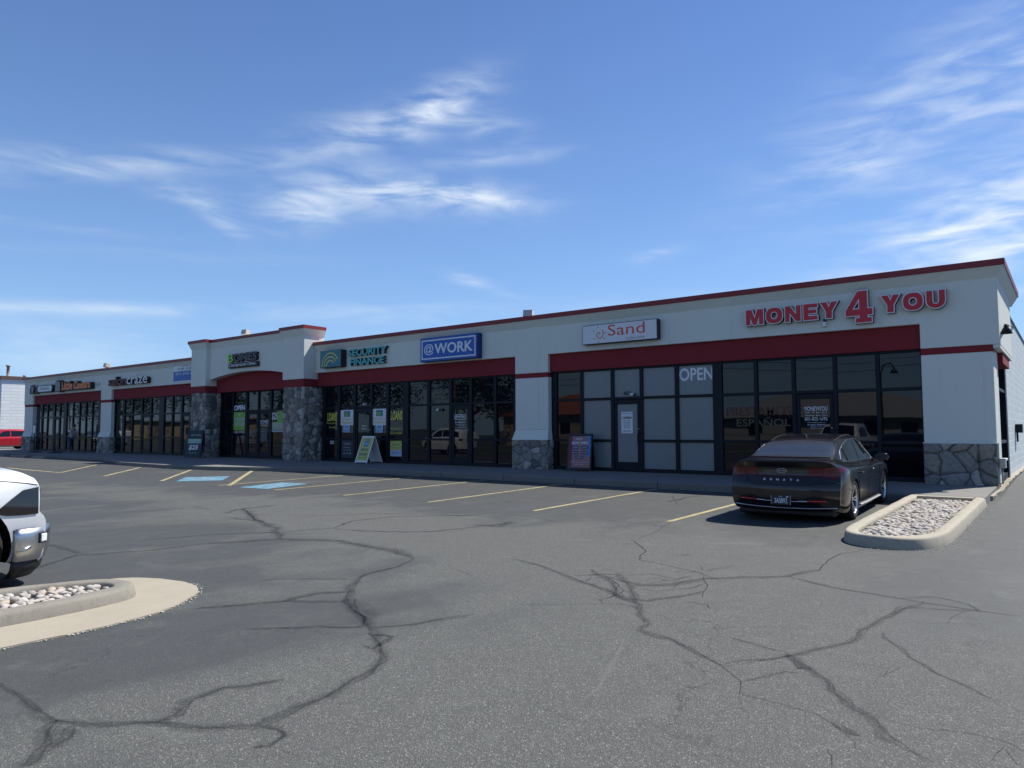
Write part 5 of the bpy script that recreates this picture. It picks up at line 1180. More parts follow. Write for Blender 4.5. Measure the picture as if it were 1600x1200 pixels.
def cr1(p0, p1, p2, p3, t): return .5 * (2 * p1 + (p2 - p0) * t + (2 * p0 - 5 * p1 + 4 * p2 - p3) * t * t + (3 * p1 - p0 - 3 * p2 + p3) * t ** 3)
class Body:
    """stations: (y, zbottom, halfwidth, zshoulder, xbelt, zbelt, xrail, zrail, zcentre)"""
    def __init__(s, st, rear, front, xcurve=.16, nu=5, ny=90):
        s.st = st; s.rear, s.front = rear, front; s.y0, s.y1 = st[0][0], st[-1][0]; s.xc = xcurve; s.nu = nu; s.ny = ny
    def sta(s, y):
        st = s.st; y = min(max(y, s.y0), s.y1); i = 0
        while i < len(st) - 2 and y > st[i + 1][0]: i += 1
        t = (y - st[i][0]) / (st[i + 1][0] - st[i][0]); a, b, c, d = st[max(i - 1, 0)], st[i], st[i + 1], st[min(i + 2, len(st) - 1)]
        h = c[0] - b[0]; out = []
        for k in range(1, 9):
            m1 = (c[k] - a[k]) / max(c[0] - a[0], 1e-6) * h; m2 = (d[k] - b[k]) / max(d[0] - b[0], 1e-6) * h
            if (c[k] - b[k]) * (b[k] - a[k]) <= 0: m1 = 0
            if (d[k] - c[k]) * (c[k] - b[k]) <= 0: m2 = 0
            t2, t3 = t * t, t ** 3; out.append((2 * t3 - 3 * t2 + 1) * b[k] + (t3 - 2 * t2 + t) * m1 + (-2 * t3 + 3 * t2) * c[k] + (t3 - t2) * m2)
        return out
    def section(s, y):
        zb, w, zs, xb, zbl, xr, zr, zc = s.sta(y)
        P_ = [(0, zb), (w * .80, zb), (w * .955, zb + .05), (w * .985, zb + (zs - zb) * .38), (w, zb + (zs - zb) * .72), (w * .985, zs), (xb, zbl), ((xb + xr) / 2 + .012, (zbl + zr) / 2), (xr, zr), (xr * .62, zr + (zc - zr) * .72), (0, zc)]
        out = []; n = len(P_)
        for i in range(n - 1):
            a, b, c, d = P_[max(i - 1, 0)], P_[i], P_[i + 1], P_[min(i + 2, n - 1)]
            lin_ = i < 1
            for k in range(s.nu):
                t = k / s.nu
                out.append(tuple(b[j] + (c[j] - b[j]) * t for j in (0, 1)) if lin_ else tuple(cr1(a[j], b[j], c[j], d[j], t) for j in (0, 1)))
        out.append(P_[-1]); return out
    def warp(s, x, y, z):
        L = .75
        if y < s.y0 + L: k = ((s.y0 + L - y) / L) ** 2; y = y + k * (s.rear(z) + s.xc * (abs(x) / .9) ** 2.6)
        if y > s.y1 - L: k = ((y - s.y1 + L) / L) ** 2; y = y - k * (s.front(z) + s.xc * 1.25 * (abs(x) / .9) ** 2.4)
        return (x, y, z)
    def mesh(s):
        vs = []; fs = []; ys = lin(s.y0, s.y1, s.ny); m = None
        for y in ys:
            sec = s.section(y); full = [(-x, z) for x, z in sec[::-1]] + sec[1:-1]; m = len(full)
            vs += [s.warp(x, y, z) for x, z in full]
        for i in range(len(ys) - 1):
            for k in range(m): fs.append((i * m + k, i * m + (k + 1) % m, (i + 1) * m + (k + 1) % m, (i + 1) * m + k))
        for y, flip in ((s.y0, 1), (s.y1, 0)):
            sec = s.section(y); b = len(vs); nc = 16
            for x, z in sec: vs += [s.warp(-x + 2 * x * c / nc, y, z) for c in range(nc + 1)]
            for j in range(len(sec) - 1):
                for c in range(nc): q = (b + j * (nc + 1) + c, b + j * (nc + 1) + c + 1, b + (j + 1) * (nc + 1) + c + 1, b + (j + 1) * (nc + 1) + c); fs.append(q if flip else q[::-1])
        bm = bmesh.new(); V = [bm.verts.new(v) for v in vs]
        for f in fs:
            try: bm.faces.new([V[i] for i in f])
            except ValueError: pass
        bmesh.ops.remove_doubles(bm, verts=bm.verts, dist=.0006); bmesh.ops.dissolve_degenerate(bm, dist=.0004, edges=bm.edges)
        bmesh.ops.recalc_face_normals(bm, faces=bm.faces); return bm
def bm_apply(o):
    dg = bpy.context.evaluated_depsgraph_get(); dg.update(); me = bpy.data.meshes.new_from_object(o.evaluated_get(dg)); o.modifiers.clear(); old = o.data; o.data = me; bpy.data.meshes.remove(old)
def make_body(body, name, mat, root, axles, rw, W, arch_mat=None):
    bm = body.mesh(); bv = BVHTree.FromBMesh(bm); me = bpy.data.meshes.new(name); bm.to_mesh(me); bm.free(); me.materials.append(MT[mat]); me.materials.append(MT['seam'])
    o = bpy.data.objects.new(name, me); COL.objects.link(o); o.parent = root
    cuts = []
    for ya in axles:
        for sx in (-1, 1):
            c = MB().lathe([(0, -.22), (rw + .055, -.22), (rw + .055, .30), (0, .30)], Matrix.Translation((sx * (W - .02), ya, rw)) @ Matrix.Rotation(R(90) * sx, 4, 'Y'), 40, False).build('cutter', MT['seam']); cuts.append(c)
    for c in cuts:
        c.data.transform(Matrix()); bmx = bmesh.new(); bmx.from_mesh(c.data); bmesh.ops.remove_doubles(bmx, verts=bmx.verts, dist=1e-5); bmesh.ops.recalc_face_normals(bmx, faces=bmx.faces); bmx.to_mesh(c.data); bmx.free()
        md = o.modifiers.new('c', 'BOOLEAN'); md.operation = 'DIFFERENCE'; md.solver = 'EXACT'; md.object = c
    # evaluate at the origin
    par = o.parent; o.parent = None; bm_apply(o); o.parent = par
    for c in cuts: bpy.data.objects.remove(c)
    me = o.data; me.polygons.foreach_set('use_smooth', [True] * len(me.polygons))
    md = o.modifiers.new('e', 'EDGE_SPLIT'); md.split_angle = R(42)
    return o, bv
def wheel(root, x, y, r, w, side, style='five', name='wheel'):
    T = Matrix.Translation((x, y, r)) @ Matrix.Rotation(R(90) * side, 4, 'Y')      # local +z points outwards
    prof = [(r * .60, -w / 2), (r * .88, -w / 2), (r * .97, -w * .42), (r, -w * .30), (r, w * .30), (r * .97, w * .42), (r * .88, w / 2), (r * .72, w * .47), (r * .70, w * .40), (r * .60, w * .2), (r * .60, -w / 2)]
    t = MB().lathe(prof, T, 40)
    for k in range(52):
        a = 2 * math.pi * k / 52; t.mbox(T @ Matrix.Rotation(a, 4, 'Z') @ Matrix.Translation((r * 1.0, 0, 0)), .004, .012, w * .62)
    o = t.build(name, MT['rubber'], root, local=True)
    rm_ = MB().lathe([(r * .72, w * .44), (r * .70, w * .46), (r * .67, w * .40), (r * .655, w * .10), (r * .64, -w * .3)], T, 40)
    rm_.lathe([(0, w * .30), (r * .10, w * .30), (r * .13, w * .26), (r * .13, w * .1)], T, 20)
    for k in range(5):
        for da in ((-.17, .17) if style == 'five' else (0,)):
            a0 = 2 * math.pi * k / 5 + .3
            def pt(rad, ang, z): return T @ Vector((rad * math.cos(a0 + ang), rad * math.sin(a0 + ang), z))
            hw = .075 if style == 'five' else .16
            pts = [pt(r * .10, da * .9 - hw * 2.2, w * .27), pt(r * .10, da * .9 + hw * 2.2, w * .27), pt(r * .68, da + hw * .8, w * .40), pt(r * .68, da - hw * .8, w * .40)]
            pb = [pt(r * .10, da * .9 - hw * 2.2, w * .12), pt(r * .10, da * .9 + hw * 2.2, w * .12), pt(r * .68, da + hw * .8, w * .22), pt(r * .68, da - hw * .8, w * .22)]
            rm_.add(pts + pb, [(0, 1, 2, 3), (7, 6, 5, 4), (0, 4, 5, 1), (1, 5, 6, 2), (2, 6, 7, 3), (3, 7, 4, 0)])
    rm_.build('rim', MT['alloy'], o, local=True)
    hb = MB().lathe([(0, -.02), (r * .62, -.02), (r * .63, -.05), (0, -.06)], T, 24); hb.build('brake_disc', MT['black'], o, local=True); return o
class Decal:
    """patches laid on the body: rows of (a, b) plan points cast onto it"""
    def __init__(s, bv, root): s.bv = bv; s.root = root
    def cast(s, p, d, off):
        loc, nrm, i, dist = s.bv.ray_cast(Vector(p), Vector(d).normalized(), 6)
        if loc is None: return None
        if nrm.dot(Vector(d)) > 0: nrm = -nrm
        return loc + nrm * off
    def side(s, sx, off=.004): return lambda y, z: s.cast((sx * 3, y, z), (-sx, 0, 0), off)
    def rear(s, off=.004): return lambda x, z: s.cast((x, -5, z), (0, 1, 0), off)
    def front(s, off=.004): return lambda x, z: s.cast((x, 5, z), (0, -1, 0), off)
    def above(s, off=.004): return lambda x, y: s.cast((x, y, 3), (0, 0, -1), off)
    def patch(s, fn, lower, upper, name, mat, nu=16, nv=8, thick=0.0, parent=None):
        """lower/upper: polylines with the same parameterisation"""
        def at(pl, t):
            t *= len(pl) - 1; i = min(int(t), len(pl) - 2); f = t - i; return (pl[i][0] + (pl[i + 1][0] - pl[i][0]) * f, pl[i][1] + (pl[i + 1][1] - pl[i][1]) * f)
        vs = []; idx = {}
        for j in range(nv + 1):
            for i in range(nu + 1):
                a, b = at(lower, i / nu), at(upper, i / nu); k = j / nv; p = fn(a[0] + (b[0] - a[0]) * k, a[1] + (b[1] - a[1]) * k)
                if p is not None: idx[(i, j)] = len(vs); vs.append(p)
        fs = [(idx[(i, j)], idx[(i + 1, j)], idx[(i + 1, j + 1)], idx[(i, j + 1)]) for j in range(nv) for i in range(nu) if all(q in idx for q in ((i, j), (i + 1, j), (i + 1, j + 1), (i, j + 1)))]
        o = MB().add(vs, fs, True).build(name, MT[mat], parent or s.root, local=True)
        if thick:
            md = o.modifiers.new('s', 'SOLIDIFY'); md.thickness = thick; md.offset = 0
        return o
    def line(s, fn, pts, r, name, mat, closed=False, parent=None):
        Q = []
        P_ = pts + [pts[0]] if closed else pts
        for a, b in zip(P_, P_[1:]):
            n = max(1, int(math.hypot(a[0] - b[0], a[1] - b[1]) / .03))
            for i in range(n): Q.append((a[0] + (b[0] - a[0]) * i / n, a[1] + (b[1] - a[1]) * i / n))
        if not closed: Q.append(P_[-1])
        pts3 = [p for p in (fn(*q) for q in Q) if p is not None]
        if len(pts3) < 3: return None
        return MB().tube(pts3, r, 5, closed).build(name, MT[mat], parent or s.root, local=True)
    def text(s, fn, tx, u0, u1, v0, v1, name, mat, d=.003, flip=False, **k):
        m_ = MB(); put_text(m_, tx, lambda u, v, q: (fn(u0 + u * (u1 - u0), v0 + v * (v1 - v0)) or Vector((0, 0, 0))) + Vector((0, -d * q, 0)), **k); return m_.build(name, MT[mat], s.root, local=True)
def mirror(root, sx, y, z, xb, mat):
    T = Matrix.Translation((sx * (xb + .13), y, z)); bm = bmesh.new(); bmesh.ops.create_icosphere(bm, subdivisions=3, radius=1)
    vs = [T @ Vector((v.co.x * .125, (v.co.y * .075 if v.co.y > 0 else v.co.y * .03), v.co.z * .075)) for v in bm.verts]; fs = [[v.index for v in f.verts] for f in bm.faces]; bm.free()
    m_ = MB().add(vs, fs, True).tube([(sx * (xb + .05), y + .01, z - .03), (sx * (xb - .04), y + .03, z - .06)], .025, 8); o = m_.build('side_mirror', MT[mat], root, local=True)
    q = MB().lathe([(0, 0), (.9, 0)], T @ Matrix.Translation((0, -.032, 0)) @ Matrix.Rotation(R(90), 4, 'X') @ Matrix.Diagonal((.12, .07, .1, 1)), 20); q.build('mirror_glass', MT['auto_glass'], o, local=True)

# ---------------- the black sedan
car = empty('parked_sedan', (-3.84, 14.33, gz(-3.8, 14.33) - .005), R(2.0), rx=R(.9)); tag(car, 'dusty black four door sedan parked nose in beside the stone planter island', 'car')
def sed_rear(z):       # inward push of the tail by height
    pts = [(.2, .16), (.30, .06), (.45, .0), (.62, .0), (.72, .04), (.80, .095), (.92, .10), (1.02, .05), (1.07, .03), (1.2, .03)]
    for (a, p), (b, q) in zip(pts, pts[1:]):
        if z <= b: return p + (q - p) * max(0, (z - a)) / (b - a)
    return .03
def sed_front(z): return .10 * abs(z - .5) ** 1.2 + (max(0, z - .6) * .5)
SED = [(-2.42, .24, .86, .84, .80, .955, .70, 1.01, 1.03), (-2.2, .22, .900, .87, .82, .965, .70, 1.03, 1.05), (-1.95, .20, .925, .89, .83, .975, .66, 1.055, 1.075), (-1.72, .19, .93, .895, .82, .97, .635, 1.10, 1.125),
       (-1.35, .18, .93, .895, .795, .965, .61, 1.215, 1.255), (-.95, .17, .925, .885, .79, .955, .60, 1.31, 1.355), (-.5, .17, .925, .875, .79, .945, .60, 1.375, 1.42), (0, .17, .925, .865, .79, .935, .60, 1.39, 1.44), (.45, .17, .925, .86, .79, .925, .60, 1.345, 1.40),
       (.85, .17, .925, .855, .80, .915, .62, 1.215, 1.27), (1.2, .18, .93, .85, .80, .905, .66, 1.06, 1.11), (1.45, .18, .93, .845, .79, .90, .66, .965, 1.0), (1.8, .20, .925, .80, .77, .845, .6, .905, .93), (2.1, .22, .90, .72, .72, .78, .55, .83, .85), (2.42, .24, .82, .60, .62, .66, .5, .70, .72)]
B_ = Body(SED, sed_rear, sed_front, .21); body, bv = make_body(B_, 'body', 'black_paint', car, (-1.40, 1.44), .335, .93)
D_ = Decal(bv, car); RS, LS, RE, AB = D_.side(1), D_.side(-1), D_.rear(), D_.above()
for sx in (-1, 1):
    for ya in (-1.40, 1.44): wheel(car, sx * .80, ya, .335, .225, sx)
# rear window
gl = [(-.68, -1.80), (-.5, -1.86), (-.25, -1.90), (0, -1.91), (.25, -1.90), (.5, -1.86), (.68, -1.80)]; gu = [(-.53, -1.08), (-.4, -1.04), (-.2, -1.01), (0, -1.0), (.2, -1.01), (.4, -1.04), (.53, -1.08)]
MT['dusty_glass'] = simple('dusty_rear_glass', (.022, .025, .032), .22, .25, 5, coat=0.0, grime=((.05, .05, .05), .3))
D_.patch(D_.above(.005), gl, gu, 'rear_window', 'dusty_glass', 24, 14)
D_.line(D_.above(.005), gl, .006, 'window_seal', 'black'); D_.line(D_.above(.005), gu, .006, 'window_seal', 'black')
D_.patch(D_.above(.005), [(-.60, 1.28), (0, 1.42), (.60, 1.28)], [(-.50, .55), (0, .60), (.50, .55)], 'windscreen', 'auto_glass', 20, 12)
# side glass
for sx, FN, FO in ((1, RS, D_.side(1, .007)), (-1, LS, D_.side(-1, .007))):
    lowr = [(-1.56, 1.03), (-1.30, .995), (-1.0, .985), (-.6, .975), (-.25, .97)]; uppr = [(-1.56, 1.045), (-1.30, 1.17), (-1.0, 1.255), (-.6, 1.325), (-.25, 1.34)]
    D_.patch(FN, lowr, uppr, 'rear_door_window', 'auto_glass', 24, 8)
    lowf = [(-.19, .968), (.2, .96), (.6, .955), (.92, .95)]; uppf = [(-.19, 1.342), (.15, 1.335), (.5, 1.27), (.92, 1.01)]
    D_.patch(FN, lowf, uppf, 'front_door_window', 'auto_glass', 24, 8)
    D_.line(FO, lowr + lowf + uppf[::-1] + uppr[::-1], .008, 'window_trim', 'chrome', True)
    D_.line(FO, [(-1.13, .99), (-1.10, 1.225)], .009, 'pillar_trim', 'black')
    for pl in ([(-.22, .95), (-.22, .60), (-.24, .30)], [(.86, .93), (.92, .70), (.90, .32)], [(-1.12, .96), (-1.16, .82), (-1.03, .62), (-.99, .45), (-.96, .30)], [(-.96, .29), (.90, .29)]): D_.line(D_.side(sx, .0), pl, .0045, 'door_seam', 'seam')
    for yh in (-.86, .10):
        c = FN(yh, .80)
        if c: MB().tube([c + Vector((0, -.10, 0)), c + Vector((sx * .03, -.08, .004)), c + Vector((sx * .03, .08, .004)), c + Vector((0, .10, 0))], .012, 8).build('door_handle', MT['black_paint'], car, local=True)
    D_.line(D_.side(sx, .012), [(-.95, .255), (-.3, .25), (.4, .25), (.98, .25)], .018, 'sill_trim', 'steel')
    mirror(car, sx, .78, .985, .86, 'black_paint')
    # roof edge line
    D_.line(D_.above(.0), [(sx * .53, -1.0), (sx * .54, -.4), (sx * .54, .2), (sx * .52, .5)], .005, 'roof_seam', 'seam')
# tail lamps and light bar
for sx in (-1, 1):
    lo = [(sx * .60, .80), (sx * .70, .765), (sx * .80, .765), (sx * .85, .79)]; up_ = [(sx * .60, .86), (sx * .66, .91), (sx * .78, .935), (sx * .85, .94)]
    D_.patch(D_.rear(.006), lo, up_, 'tail_lamp', 'red_lens', 14, 8)
    FN = D_.side(sx, .006)
    D_.patch(FN, [(-2.30, .80), (-2.15, .83), (-1.95, .905)], [(-2.30, .94), (-2.15, .945), (-1.95, .935)], 'tail_lamp', 'red_lens', 12, 6)
    D_.line(D_.rear(.007), [(sx * .15, .405), (sx * .32, .41), (sx * .40, .41)], .008, 'bumper_trim', 'chrome')
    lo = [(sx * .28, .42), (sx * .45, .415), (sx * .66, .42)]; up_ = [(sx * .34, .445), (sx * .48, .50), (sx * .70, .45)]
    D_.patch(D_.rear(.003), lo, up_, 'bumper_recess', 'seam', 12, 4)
    D_.line(D_.rear(.010), [(sx * .40, .418), (sx * .52, .422), (sx * .66, .425)], .012, 'rear_reflector', 'red_reflector')
    D_.line(D_.rear(.010), [(sx * .26, .412), (sx * .39, .417)], .012, 'bumper_trim', 'chrome')
D_.line(D_.rear(.004), [(-.62, .808), (-.3, .80), (0, .797), (.3, .80), (.62, .808)], .008, 'light_bar', 'red_lens')
D_.line(D_.rear(.002), [(-.62, .96), (-.58, .78), (-.50, .67), (0, .66), (.50, .67), (.58, .78), (.62, .96)], .004, 'boot_seam', 'seam')
D_.line(D_.rear(.002), [(-.84, .70), (-.6, .695), (-.50, .70)], .004, 'bumper_seam', 'seam'); D_.line(D_.rear(.002), [(.84, .70), (.6, .695), (.50, .70)], .004, 'bumper_seam', 'seam')
D_.line(D_.rear(.006), [(-.80, .315), (-.4, .30), (0, .295), (.4, .30), (.80, .315)], .009, 'bumper_strip', 'alloy')
D_.patch(D_.rear(.004), [(-.70, .245), (0, .235), (.70, .245)], [(-.74, .29), (0, .275), (.74, .29)], 'rear_valance', 'black', 16, 3)
# boot spoiler lip
def deck(x, y, dz=0): p = AB(x, y); return (p + Vector((0, 0, dz))) if p else None
sp_ = [p for p in (deck(x, -2.33 + .10 * (abs(x) / .7) ** 2, .004) for x in lin(-.70, .70, 24)) if p]
MB().tube(sp_, [.004 + .014 * (1 - (abs(i - 12) / 12) ** 3) for i in range(len(sp_))], 8).build('spoiler_lip', MT['black_paint'], car, local=True)
# emblem: slanted H in an ellipse; letters; plate
fR = D_.rear(.008); el_pts = [(.062 * math.cos(t) * 1.15, .885 + .036 * math.sin(t)) for t in lin(0, 2 * math.pi, 28)[:-1]]
em = MB(); em.tube([fR(*p) for p in el_pts], .0042, 6, True); em.tube([fR(-.042, .865), fR(-.022, .908)], .0042, 6); em.tube([fR(.022, .863), fR(.042, .905)], .0042, 6); em.tube([fR(-.034, .882), fR(0, .889), fR(.034, .888)], .0035, 6); em.build('emblem', MT['chrome'], car, local=True)
for i, c in enumerate('SONATA'): D_.text(D_.rear(.003), c, -.285 + i * .104, -.245 + i * .104, .725, .757, 'badge_letter', 'lamp_clear', .004, offset=.03)
pm = MB(); pc = fR(0, .42)
PY = pc.y - .006
MB().box(-.15, .15, PY - .006, PY + .02, .345, .50).build('licence_plate', plain('plate_dark', (.015, .02, .035), .35), car, bevel=.004, local=True)
pt = MB(); put_text(pt, '3AS892', lambda u, v, k: (-.10 + .20 * u, PY - .007 - .002 * k, .372 + .08 * v), offset=.01); put_text(pt, 'UTAH', lambda u, v, k: (-.035 + .06 * u, PY - .007 - .002 * k, .468 + .018 * v)); pt.box(.085, .115, PY - .009, PY - .007, .465, .485).build('plate_lettering', MT['vinyl_white'], car, local=True)
for a, b in ((-.152, -.147), (.147, .152)): MB().box(a, b, PY - .009, PY + .01, .345, .50).build('plate_frame', MT['alloy'], car, local=True)
fin = AB(0, -.72); MB().add([fin + Vector(v) for v in ((-.02, -.07, -.01), (.02, -.07, -.01), (.02, .09, -.01), (-.02, .09, -.01), (0, -.075, .062), (0, -.04, .06))], [(0, 1, 2, 3), (0, 4, 1), (1, 4, 5), (1, 5, 2), (2, 5, 3), (3, 5, 0), (0, 5, 4)]).build('roof_antenna', MT['black'], car, local=True)
MB().box(-.75, .75, -2.2, 2.2, .16, .30).build('underbody', MT['black'], car, local=True, bevel=.03)
D_.line(D_.above(.012), [(.30, -1.86), (.20, -1.55)], .004, 'rear_wiper_scratch', 'seam') if False else None

for c_ in car.children:
    if not c_.name.startswith('wheel'): c_.location.z -= .05
# ---------------- white pickup, nose entering at the left edge
trk = empty('pickup_truck', (-9.06, .20, 0)); tag(trk, 'white pickup truck with chrome bumper whose front corner enters at the left edge', 'pickup truck')
def tf(z):
    pts = [(.1, .10), (.22, .06), (.27, .015), (.45, .0), (.60, .0), (.64, .0), (.68, .02), (.70, .06), (.9, .06), (.98, .07), (1.05, .11), (1.10, .20), (1.16, .36), (1.2, .5)]
    for (a, p), (b, q) in zip(pts, pts[1:]):
        if z <= b: return p + (q - p) * max(0, (z - a)) / (b - a)
    return .52
def tr_(z): return 0.0
TRK = [(-2.9, .40, .95, 1.0, .93, 1.1, .93, 1.12, 1.12), (-1.2, .38, .98, 1.0, .95, 1.12, .93, 1.14, 1.14), (-1.1, .38, .98, 1.0, .93, 1.15, .70, 1.70, 1.74), (-.9, .38, .98, 1.0, .93, 1.15, .70, 1.76, 1.80), (.2, .36, .98, 1.0, .93, 1.15, .70, 1.78, 1.82), (.6, .36, .98, 1.0, .93, 1.12, .72, 1.60, 1.66), (1.15, .35, .98, .98, .92, 1.08, .78, 1.17, 1.22), (1.6, .34, .985, .95, .92, 1.06, .75, 1.17, 1.22), (2.2, .27, .99, .93, .92, 1.03, .72, 1.15, 1.18), (2.80, .22, .985, .92, .955, 1.01, .74, 1.12, 1.15)]
TB = Body(TRK, tr_, tf, .06, 5, 110); tb, tbv = make_body(TB, 'body', 'white_paint_car', trk, (-1.95, 1.97), .40, .98)
TD = Decal(tbv, trk)
for sx in (-1, 1):
    for ya in (-1.95, 1.97): wheel(trk, sx * .84, ya, .40, .27, sx, 'one')
SRf = TD.side(1, .006)
for sx in (-1, 1):
    TD.patch(TD.side(sx, .008), [(2.27, .735), (2.36, .705), (2.5, .70), (2.635, .705)], [(2.27, .745), (2.40, .86), (2.50, .94), (2.635, .965)], 'headlight', 'dark_lens', 20, 14)
    TD.patch(TD.front(.008), [(sx * .60, .71), (sx * .75, .70), (sx * .95, .705)], [(sx * .60, .90), (sx * .75, .93), (sx * .95, .965)], 'headlight', 'dark_lens', 14, 10)
TD.patch(TD.front(.01), [(-.55, .62), (0, .60), (.55, .62)], [(-.55, .98), (0, 1.0), (.55, .98)], 'grille', 'black', 14, 10)
# chrome bumper wrapping the corner, with recess and square fog lamp
bp = MB(); prof = [(.015, .565), (.045, .56), (.055, .50), (.05, .38), (.02, .28), (-.02, .245)]; path_ = []
for k in range(25):
    t = k / 24; a = R(-8 + 98 * t); path_.append((.60 + .40 * math.cos(a) ** .8 if math.cos(a) > 0 else .60, 2.42 + .36 * max(0, math.sin(a)) ** .9))
path_ = [(.996, 2.43)] + path_[2:] + [(.3, 2.80), (0, 2.81)]
path_ += [(-x, y) for x, y in path_[::-1][1:]]
vs = []; n = len(path_); kp = len(prof)
for i, (x, y) in enumerate(path_):
    a = Vector(path_[max(i - 1, 0)]); b = Vector(path_[min(i + 1, n - 1)]); t = (b - a).normalized(); nn = Vector((t.y, -t.x))
    if nn.y < 0 and abs(nn.y) > abs(nn.x): nn = -nn
    if nn.dot(Vector((x, y - 1.6))) < 0: nn = -nn
    for o_, z in prof: vs.append((x + nn.x * o_, y + nn.y * o_, z))
MT['dull_chrome'] = simple('dull_chrome', (.50, .51, .52), .30, .06, 4, metal=1.0)
bmp = bp.add(vs, [(i * kp + j, (i + 1) * kp + j, (i + 1) * kp + j + 1, i * kp + j + 1) for i in range(n - 1) for j in range(kp - 1)], True).build('front_bumper', MT['dull_chrome'], trk, local=True)
md = bmp.modifiers.new('s', 'SOLIDIFY'); md.thickness = .012; md.offset = -1
ad = MB(); prof2 = [(.0, .26), (-.02, .18), (-.09, .10)]; vs = []; kp = 3
for i, (x, y) in enumerate(path_):
    for o_, z in prof2: vs.append((x * (1 + o_ * .9), y + o_ * (.8 if i > 3 and i < n - 4 else .3), z))
adm = ad.add(vs, [(i * kp + j, (i + 1) * kp + j, (i + 1) * kp + j + 1, i * kp + j + 1) for i in range(n - 1) for j in range(kp - 1)], True).build('air_dam', MT['black'], trk, local=True)
md = adm.modifiers.new('s', 'SOLIDIFY'); md.thickness = .01
q = path_[10]; fo = MB(); 
for sx in (-1, 1):
    T = Matrix.Translation((sx * (q[0] + .048), q[1] + .035, .47)) @ Matrix.Rotation(sx * R(-52), 4, 'Z')
    MB().mbox(T, .115, .03, .105).build('fog_lamp_surround', MT['black'], trk, bevel=.01, local=True); MB().mbox(T @ Matrix.Translation((0, .008, 0)), .085, .03, .08).build('fog_lamp', MT['lamp_clear'], trk, bevel=.01, local=True)
    hk = MB().tube([(sx * 1.035, 2.42, .37), (sx * 1.05, 2.50, .375), (sx * 1.05, 2.56, .40)], .018, 8).tube([(sx * 1.035, 2.42, .37), (sx * 1.04, 2.47, .43)], .012, 8); hk.build('bumper_hook', MT['alloy'], trk, local=True)
    TD.line(TD.side(sx, .0), [(2.10, 1.035), (2.35, 1.03), (2.55, 1.0), (2.66, .975)], .005, 'bonnet_seam', 'seam')
    TD.patch(TD.side(sx), [(-.9, 1.17), (.2, 1.15), (.75, 1.13)], [(-.8, 1.62), (.0, 1.64), (.45, 1.52)], 'side_window', 'auto_glass', 16, 6)
TD.patch(TD.above(.004), [(-.72, 1.12), (0, 1.18), (.72, 1.12)], [(-.62, .52), (0, .50), (.62, .52)], 'windscreen', 'auto_glass', 16, 8)
MB().box(-.7, .7, -2.8, 2.3, .3, .5).build('chassis', MT['black'], trk, local=True)

# ---------------- generic suv, used for the red one and those standing behind the photographer
SUVT = [(-2.25, .34, .84, .95, .84, 1.05, .66, 1.45, 1.50), (-2.1, .30, .90, .98, .85, 1.06, .66, 1.52, 1.58), (-1.6, .26, .93, .98, .85, 1.05, .66, 1.60, 1.66), (-.6, .25, .93, .97, .85, 1.04, .66, 1.64, 1.70), (.2, .25, .93, .96, .85, 1.02, .66, 1.60, 1.67), (.65, .25, .93, .95, .85, 1.01, .68, 1.42, 1.48), (1.15, .25, .93, .95, .84, 1.0, .72, 1.08, 1.12), (1.6, .26, .93, .92, .82, .97, .70, 1.03, 1.07), (2.05, .28, .89, .84, .78, .90, .64, .95, .98), (2.28, .32, .82, .70, .70, .76, .55, .80, .82)]
def make_suv(name, loc, rz, mat, label, cat='car', group=None, scale=1.0):
    r = empty(name, loc, rz); tag(r, label, cat, group)
    Bd = Body(SUVT, lambda z: .02 + max(0, z - 1.05) * .25, lambda z: .1 * abs(z - .55), .14, 4, 60); b, v = make_body(Bd, 'body', mat, r, (-1.38, 1.38), .34, .93); d = Decal(v, r)
    for sx in (-1, 1):
        for ya in (-1.38, 1.38): wheel(r, sx * .80, ya, .34, .23, sx, 'one')
        f = d.side(sx, .006)
        d.patch(f, [(-1.95, 1.10), (-1.35, 1.08)], [(-1.80, 1.42), (-1.35, 1.50)], 'side_window', 'auto_glass', 8, 6); d.patch(f, [(-1.28, 1.08), (-.30, 1.06)], [(-1.28, 1.51), (-.30, 1.54)], 'side_window', 'auto_glass', 10, 6); d.patch(f, [(-.22, 1.06), (.3, 1.05), (.82, 1.05)], [(-.22, 1.54), (.2, 1.50), (.75, 1.15)], 'side_window', 'auto_glass', 10, 6)
        for pl in ([(-.26, 1.04), (-.26, .35)], [(.80, 1.0), (.82, .35)], [(-1.28, 1.04), (-1.15, .70), (-.95, .35)]): d.line(d.side(sx, 0), pl, .005, 'door_seam', 'seam')
        d.line(d.side(sx, .01), [(-.95, .30), (.95, .30)], .03, 'sill_trim', 'black')
        d.patch(d.front(.006), [(sx * .45, .68), (sx * .70, .66)], [(sx * .45, .74), (sx * .72, .76)], 'headlight', 'lamp_clear', 8, 4); d.patch(d.side(sx, .006), [(-2.15, .85), (-1.95, .88)], [(-2.15, 1.03), (-1.98, 1.0)], 'tail_lamp', 'red_lens', 6, 4)
        mirror(r, sx, .72, 1.06, .86, mat)
    d.patch(d.above(.005), [(-.60, 1.10), (0, 1.15), (.60, 1.10)], [(-.55, .50), (0, .52), (.55, .50)], 'windscreen', 'auto_glass', 14, 8); d.patch(d.front(.008), [(-.4, .50), (.4, .50)], [(-.4, .66), (.4, .66)], 'grille', 'black', 8, 4)
    MB().box(-.7, .7, -2.0, 2.0, .22, .4).build('underbody', MT['black'], r, local=True); return r
p_ = gp(30, 702)
red = make_suv('parked_car', (p_.x - .3, p_.y - 1.1, gz(p_.x, p_.y)), R(180 + 2), 'red_paint', 'bright red car parked at the far left edge before the white block building')
